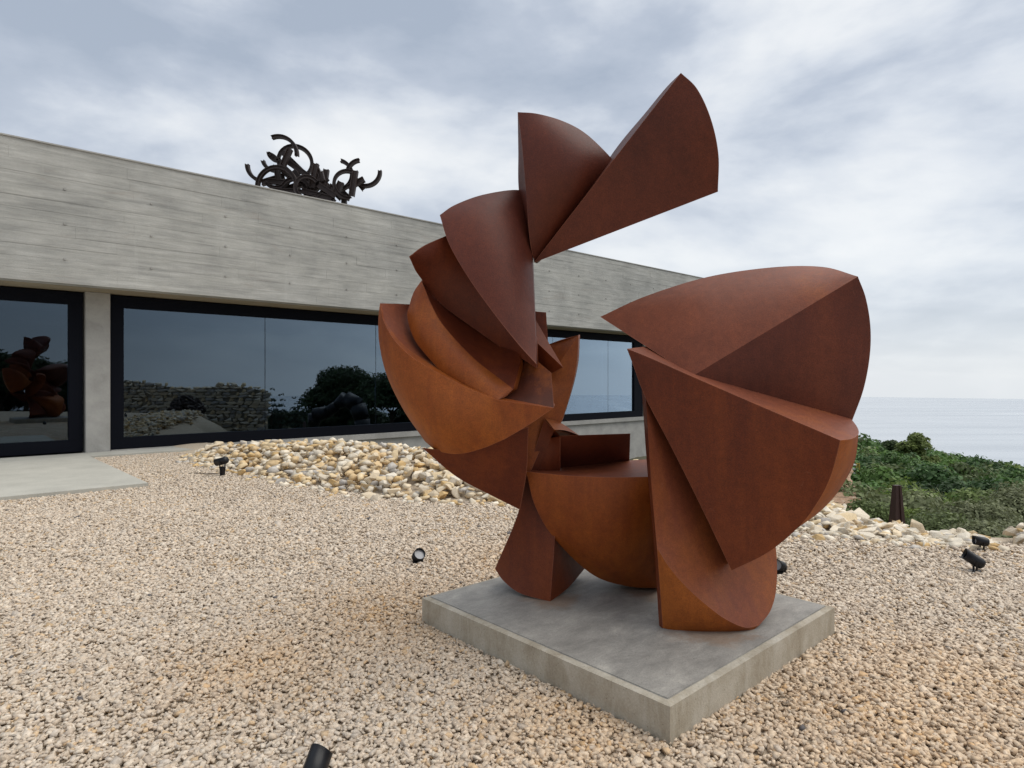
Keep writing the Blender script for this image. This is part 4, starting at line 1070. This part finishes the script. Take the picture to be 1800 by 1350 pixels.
# earth bank and lane left of the slope
vs_, fs_ = [], []; nu, nvv = 28, 30
for j in range(nvv+1):
    for i in range(nu+1):
        u = 1380+i/nu*(128-22*(j/nvv)**2); v = 912-j/nvv*112; d = 22+14*(j/nvv)
        p = at(u, v, d); q = noise.noise(p*0.9)*0.5+noise.noise(p*2.7)*0.22+noise.noise(p*7)*0.08
        vs_.append(p+Vector((q*0.35, -q*0.6, q*0.25)))
for j in range(nvv):
    for i in range(nu):
        a = j*(nu+1)+i; fs_.append((a, a+1, a+nu+2, a+nu+1))
em_, t, b, out = new_mat('red_earth_and_rock'); g = N(t, 'ShaderNodeTexCoord')
q = tnoise(t, g.outputs['Object'], 1.6, 8, 0.7, 0.5)
L(t, ramp(t, q, [(0.35, (0.10, 0.085, 0.05)), (0.46, (0.30, 0.18, 0.11)), (0.56, (0.40, 0.27, 0.18)), (0.68, (0.42, 0.39, 0.34))]), b.inputs['Base Color']); b.inputs['Roughness'].default_value = 0.95
bump(t, b, q, 0.8, 0.15)
mesh_from('earth_bank', vs_, fs_, em_, kind='structure')

# ------------------------------------------------------------------ things outside the frame that the glass reflects
def mirror(p):
    d = np.array([p[0]-P0[0], p[1]-P0[1]]) @ (-WN)
    return (p[0]-2*d*(-WN)[0], p[1]-2*d*(-WN)[1], p[2])
def vm(u, v, d): return Vector(mirror(at(u, v, d)))
w0, w1 = vm(206, 672, 38), vm(466, 690, 38)
wallr = empty('dry_stone_wall', (w0.x, w0.y, -1.9), math.atan2(w1.y-w0.y, w1.x-w0.x), 'long dry stone wall mirrored in the left part of the big window', 'wall')
WL = math.hypot(w1.x-w0.x, w1.y-w0.y); cnt = 0
STN = [rock_mesh(c, 500+k, 0.7) for k, c in enumerate([0, 1, 5, 8, 4, 7, 5, 1])]
bmw = []
z_ = 0.0; rowi = 0
while z_ < 3.55:
    rh = random.uniform(0.15, 0.24); x_ = random.uniform(-0.3, 0)
    while x_ < WL:
        l = random.uniform(0.25, 0.62); topz = float(np.interp(x_/WL, [0, 0.1, 0.3, 0.5, 0.75, 0.95, 1], [3.6, 3.5, 3.2, 3.05, 3.3, 3.0, 2.9]))
        if z_ < topz:
            bmw.append((x_+l/2, random.uniform(-0.05, 0.05), z_+rh/2, l/2*0.98, rh/2*1.25))
        x_ += l
    z_ += rh
for q, (x_, y_, zq, sx, sz) in enumerate(bmw):
    if q >= 298 and (len(bmw)-q) > 0 and q % 1 == 0 and q >= 298: break
    o = bpy.data.objects.new('stone', random.choice(STN)); link(o, wallr); o.location = (x_, y_, zq); o.scale = (sx*1.08, 0.26, sz*1.75)
    o.rotation_euler = (random.uniform(-.15, .15), random.uniform(-.1, .1), random.uniform(-.1, .1))
if len(bmw) > 298:
    av, af, ac = [], [], []; off = 0
    for (x_, y_, zq, sx, sz) in bmw[298:]:
        me = random.choice(STN); M = Matrix.Translation((x_, y_, zq)) @ Matrix.Rotation(random.uniform(-.12, .12), 4, 'Y') @ Matrix.Diagonal((sx*1.08, .26, sz*1.75, 1))
        for v in me.vertices: av.append((M @ v.co)[:])
        for pp in me.polygons:
            vs_ = list(pp.vertices)
            for k in range(1, len(vs_)-1): af.append((off+vs_[0], off+vs_[k], off+vs_[k+1]))
        ac += [me.color_attributes['Col'].data[0].color[:3]]*len(me.vertices); off += len(me.vertices)
    o = np_mesh('upper_stones', np.array(av), np.array(af), np.array(ac), ROCK, wallr); o['kind'] = 'stuff'
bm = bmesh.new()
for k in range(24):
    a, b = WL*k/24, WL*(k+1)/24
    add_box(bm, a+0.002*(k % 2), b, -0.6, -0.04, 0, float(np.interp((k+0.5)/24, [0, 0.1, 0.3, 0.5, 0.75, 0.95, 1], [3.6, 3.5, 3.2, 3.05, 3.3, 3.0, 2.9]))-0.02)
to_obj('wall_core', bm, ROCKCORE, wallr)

def rtree(name, u, vtop, d, rx, rz, label, leaf, **kw):
    p = vm(u, vtop, d); return tree(name, p.x, p.y, p.z+0.13*rz, rx, rz, kw.pop('col', (0.035, 0.060, 0.022)), label, leaf, **kw)
rtree('oak_tree', 608, 628, 50, 2.7, 3.3, 'broad dark oak mirrored in the middle of the big window', 0.13, seed=31, k=34, dens=1.7)
rtree('oak_tree', 575, 668, 49, 2.1, 2.6, 'lower dark oak mirrored left of the broad one in the window', 0.13, seed=35, k=28, dens=1.7)
rtree('oak_tree', 690, 640, 47, 2.6, 3.4, 'dark oak mirrored in the window beside the sculpture edge', 0.13, seed=32, k=30, dens=1.7)
rtree('oak_tree', 770, 650, 47, 2.6, 3.4, 'dark oak mirrored in the window behind the rusted steel', 0.13, seed=36, k=30, dens=1.7)
for k, (u, v) in enumerate([(478, 690), (494, 700), (520, 705), (536, 715)]):
    rtree('young_pine', u, v, 46, 0.8, 1.6, ['young pine mirrored next to the wall end', 'second young pine mirrored beside the wall end', 'third young pine mirrored between wall and oak', 'last young pine mirrored under the broad oak'][k], 0.09, shape='cone', seed=40+k, col=(0.05, 0.075, 0.05))
for k, (u, v) in enumerate([(-60, 600), (0, 612), (45, 618), (135, 628)]):
    rtree('oak_tree', u, v, 46, 3.0, 2.9, ['oak mirrored far left in the left window', 'oak mirrored at the left edge of the left window', 'oak mirrored left of the sculpture in the left window', 'oak mirrored right of the sculpture in the left window'][k], 0.16, seed=50+k, k=28, dens=1.5)
r = np.random.default_rng(77); VV, TT, CC = [], [], []; off = 0
for k in range(64):
    if k < 34: u, v, d = r.uniform(480, 860), r.uniform(712, 735), r.uniform(47, 54)
    else: u, v, d = r.uniform(-260, 190), r.uniform(628, 690), r.uniform(44, 54)
    p = vm(u, v, d); R0 = r.uniform(1.1, 1.8); cs, rs_ = [], []
    for lv in range(3):
        a, b = crown_balls(p.x+r.normal()*0.4, p.y+r.normal()*0.4, p.z-R0*(0.7+lv*1.1), R0, R0*0.9, 5, r); cs += a; rs_ += b
    v_, t_, c_ = leaf_cloud(cs, rs_, 190, 0.15, (0.04, 0.065, 0.025), seed=int(r.integers(1e6)))
    VV.append(v_); TT.append(t_+off); CC.append(c_); off += len(v_)
sh = np_mesh('scrub', np.concatenate(VV), np.concatenate(TT), np.concatenate(CC), LEAF, None, 4)
sh['kind'] = 'stuff'; props(sh, 'dark scrub thicket mirrored low in the gallery windows', 'scrub')
# two dark sculptures on the lower terrace, mirrored in the window
pc = vm(330, 762, 35.5); gz = pc.z
bal = empty('wire_ball', (pc.x, pc.y, gz), 0, 'dark tangled iron ball on a low white plinth mirrored in front of the stone wall', 'sculpture')
box('base', -1.4, 1.4, -0.7, 0.7, -0.5, 0.1, CERAM, bal)
bm = bmesh.new(); rs = random.Random(9)
for k in range(80):
    a = Vector((rs.gauss(0, 1), rs.gauss(0, 1), rs.gauss(0, 1))).normalized(); b = Vector((rs.gauss(0, 1), rs.gauss(0, 1), rs.gauss(0, 1))).normalized()
    add_cyl(bm, Vector((0, 0, 1.15))+a*0.95, Vector((0, 0, 1.15))+b*0.95, 0.07, None, 6)
to_obj('iron_tangle', bm, DARKRUST, bal)
pc = vm(592, 752, 37)
arch = empty('iron_arch', (pc.x, pc.y, pc.z-0.3), R(100), 'black curved sculpture with drooping head mirrored below the broad oak', 'sculpture')
bm = bmesh.new()
P_ = [Vector((-1.5, 0, 0.3)), Vector((-1.3, 0, 1.0)), Vector((-0.5, 0, 1.2)), Vector((0.1, 0, 1.6)), Vector((0.7, 0, 2.0)), Vector((1.4, 0, 1.6)), Vector((1.7, 0, 0.8)), Vector((1.8, 0, 0.0))]
for a, b, r0, r1 in zip(P_[:-1], P_[1:], [.3, .45, .35, .3, .45, .5, .45], [.45, .35, .3, .45, .5, .45, .4]): add_cyl(bm, a, b, r0, r1, 12)
to_obj('arch_body', bm, BLACK, arch, True)
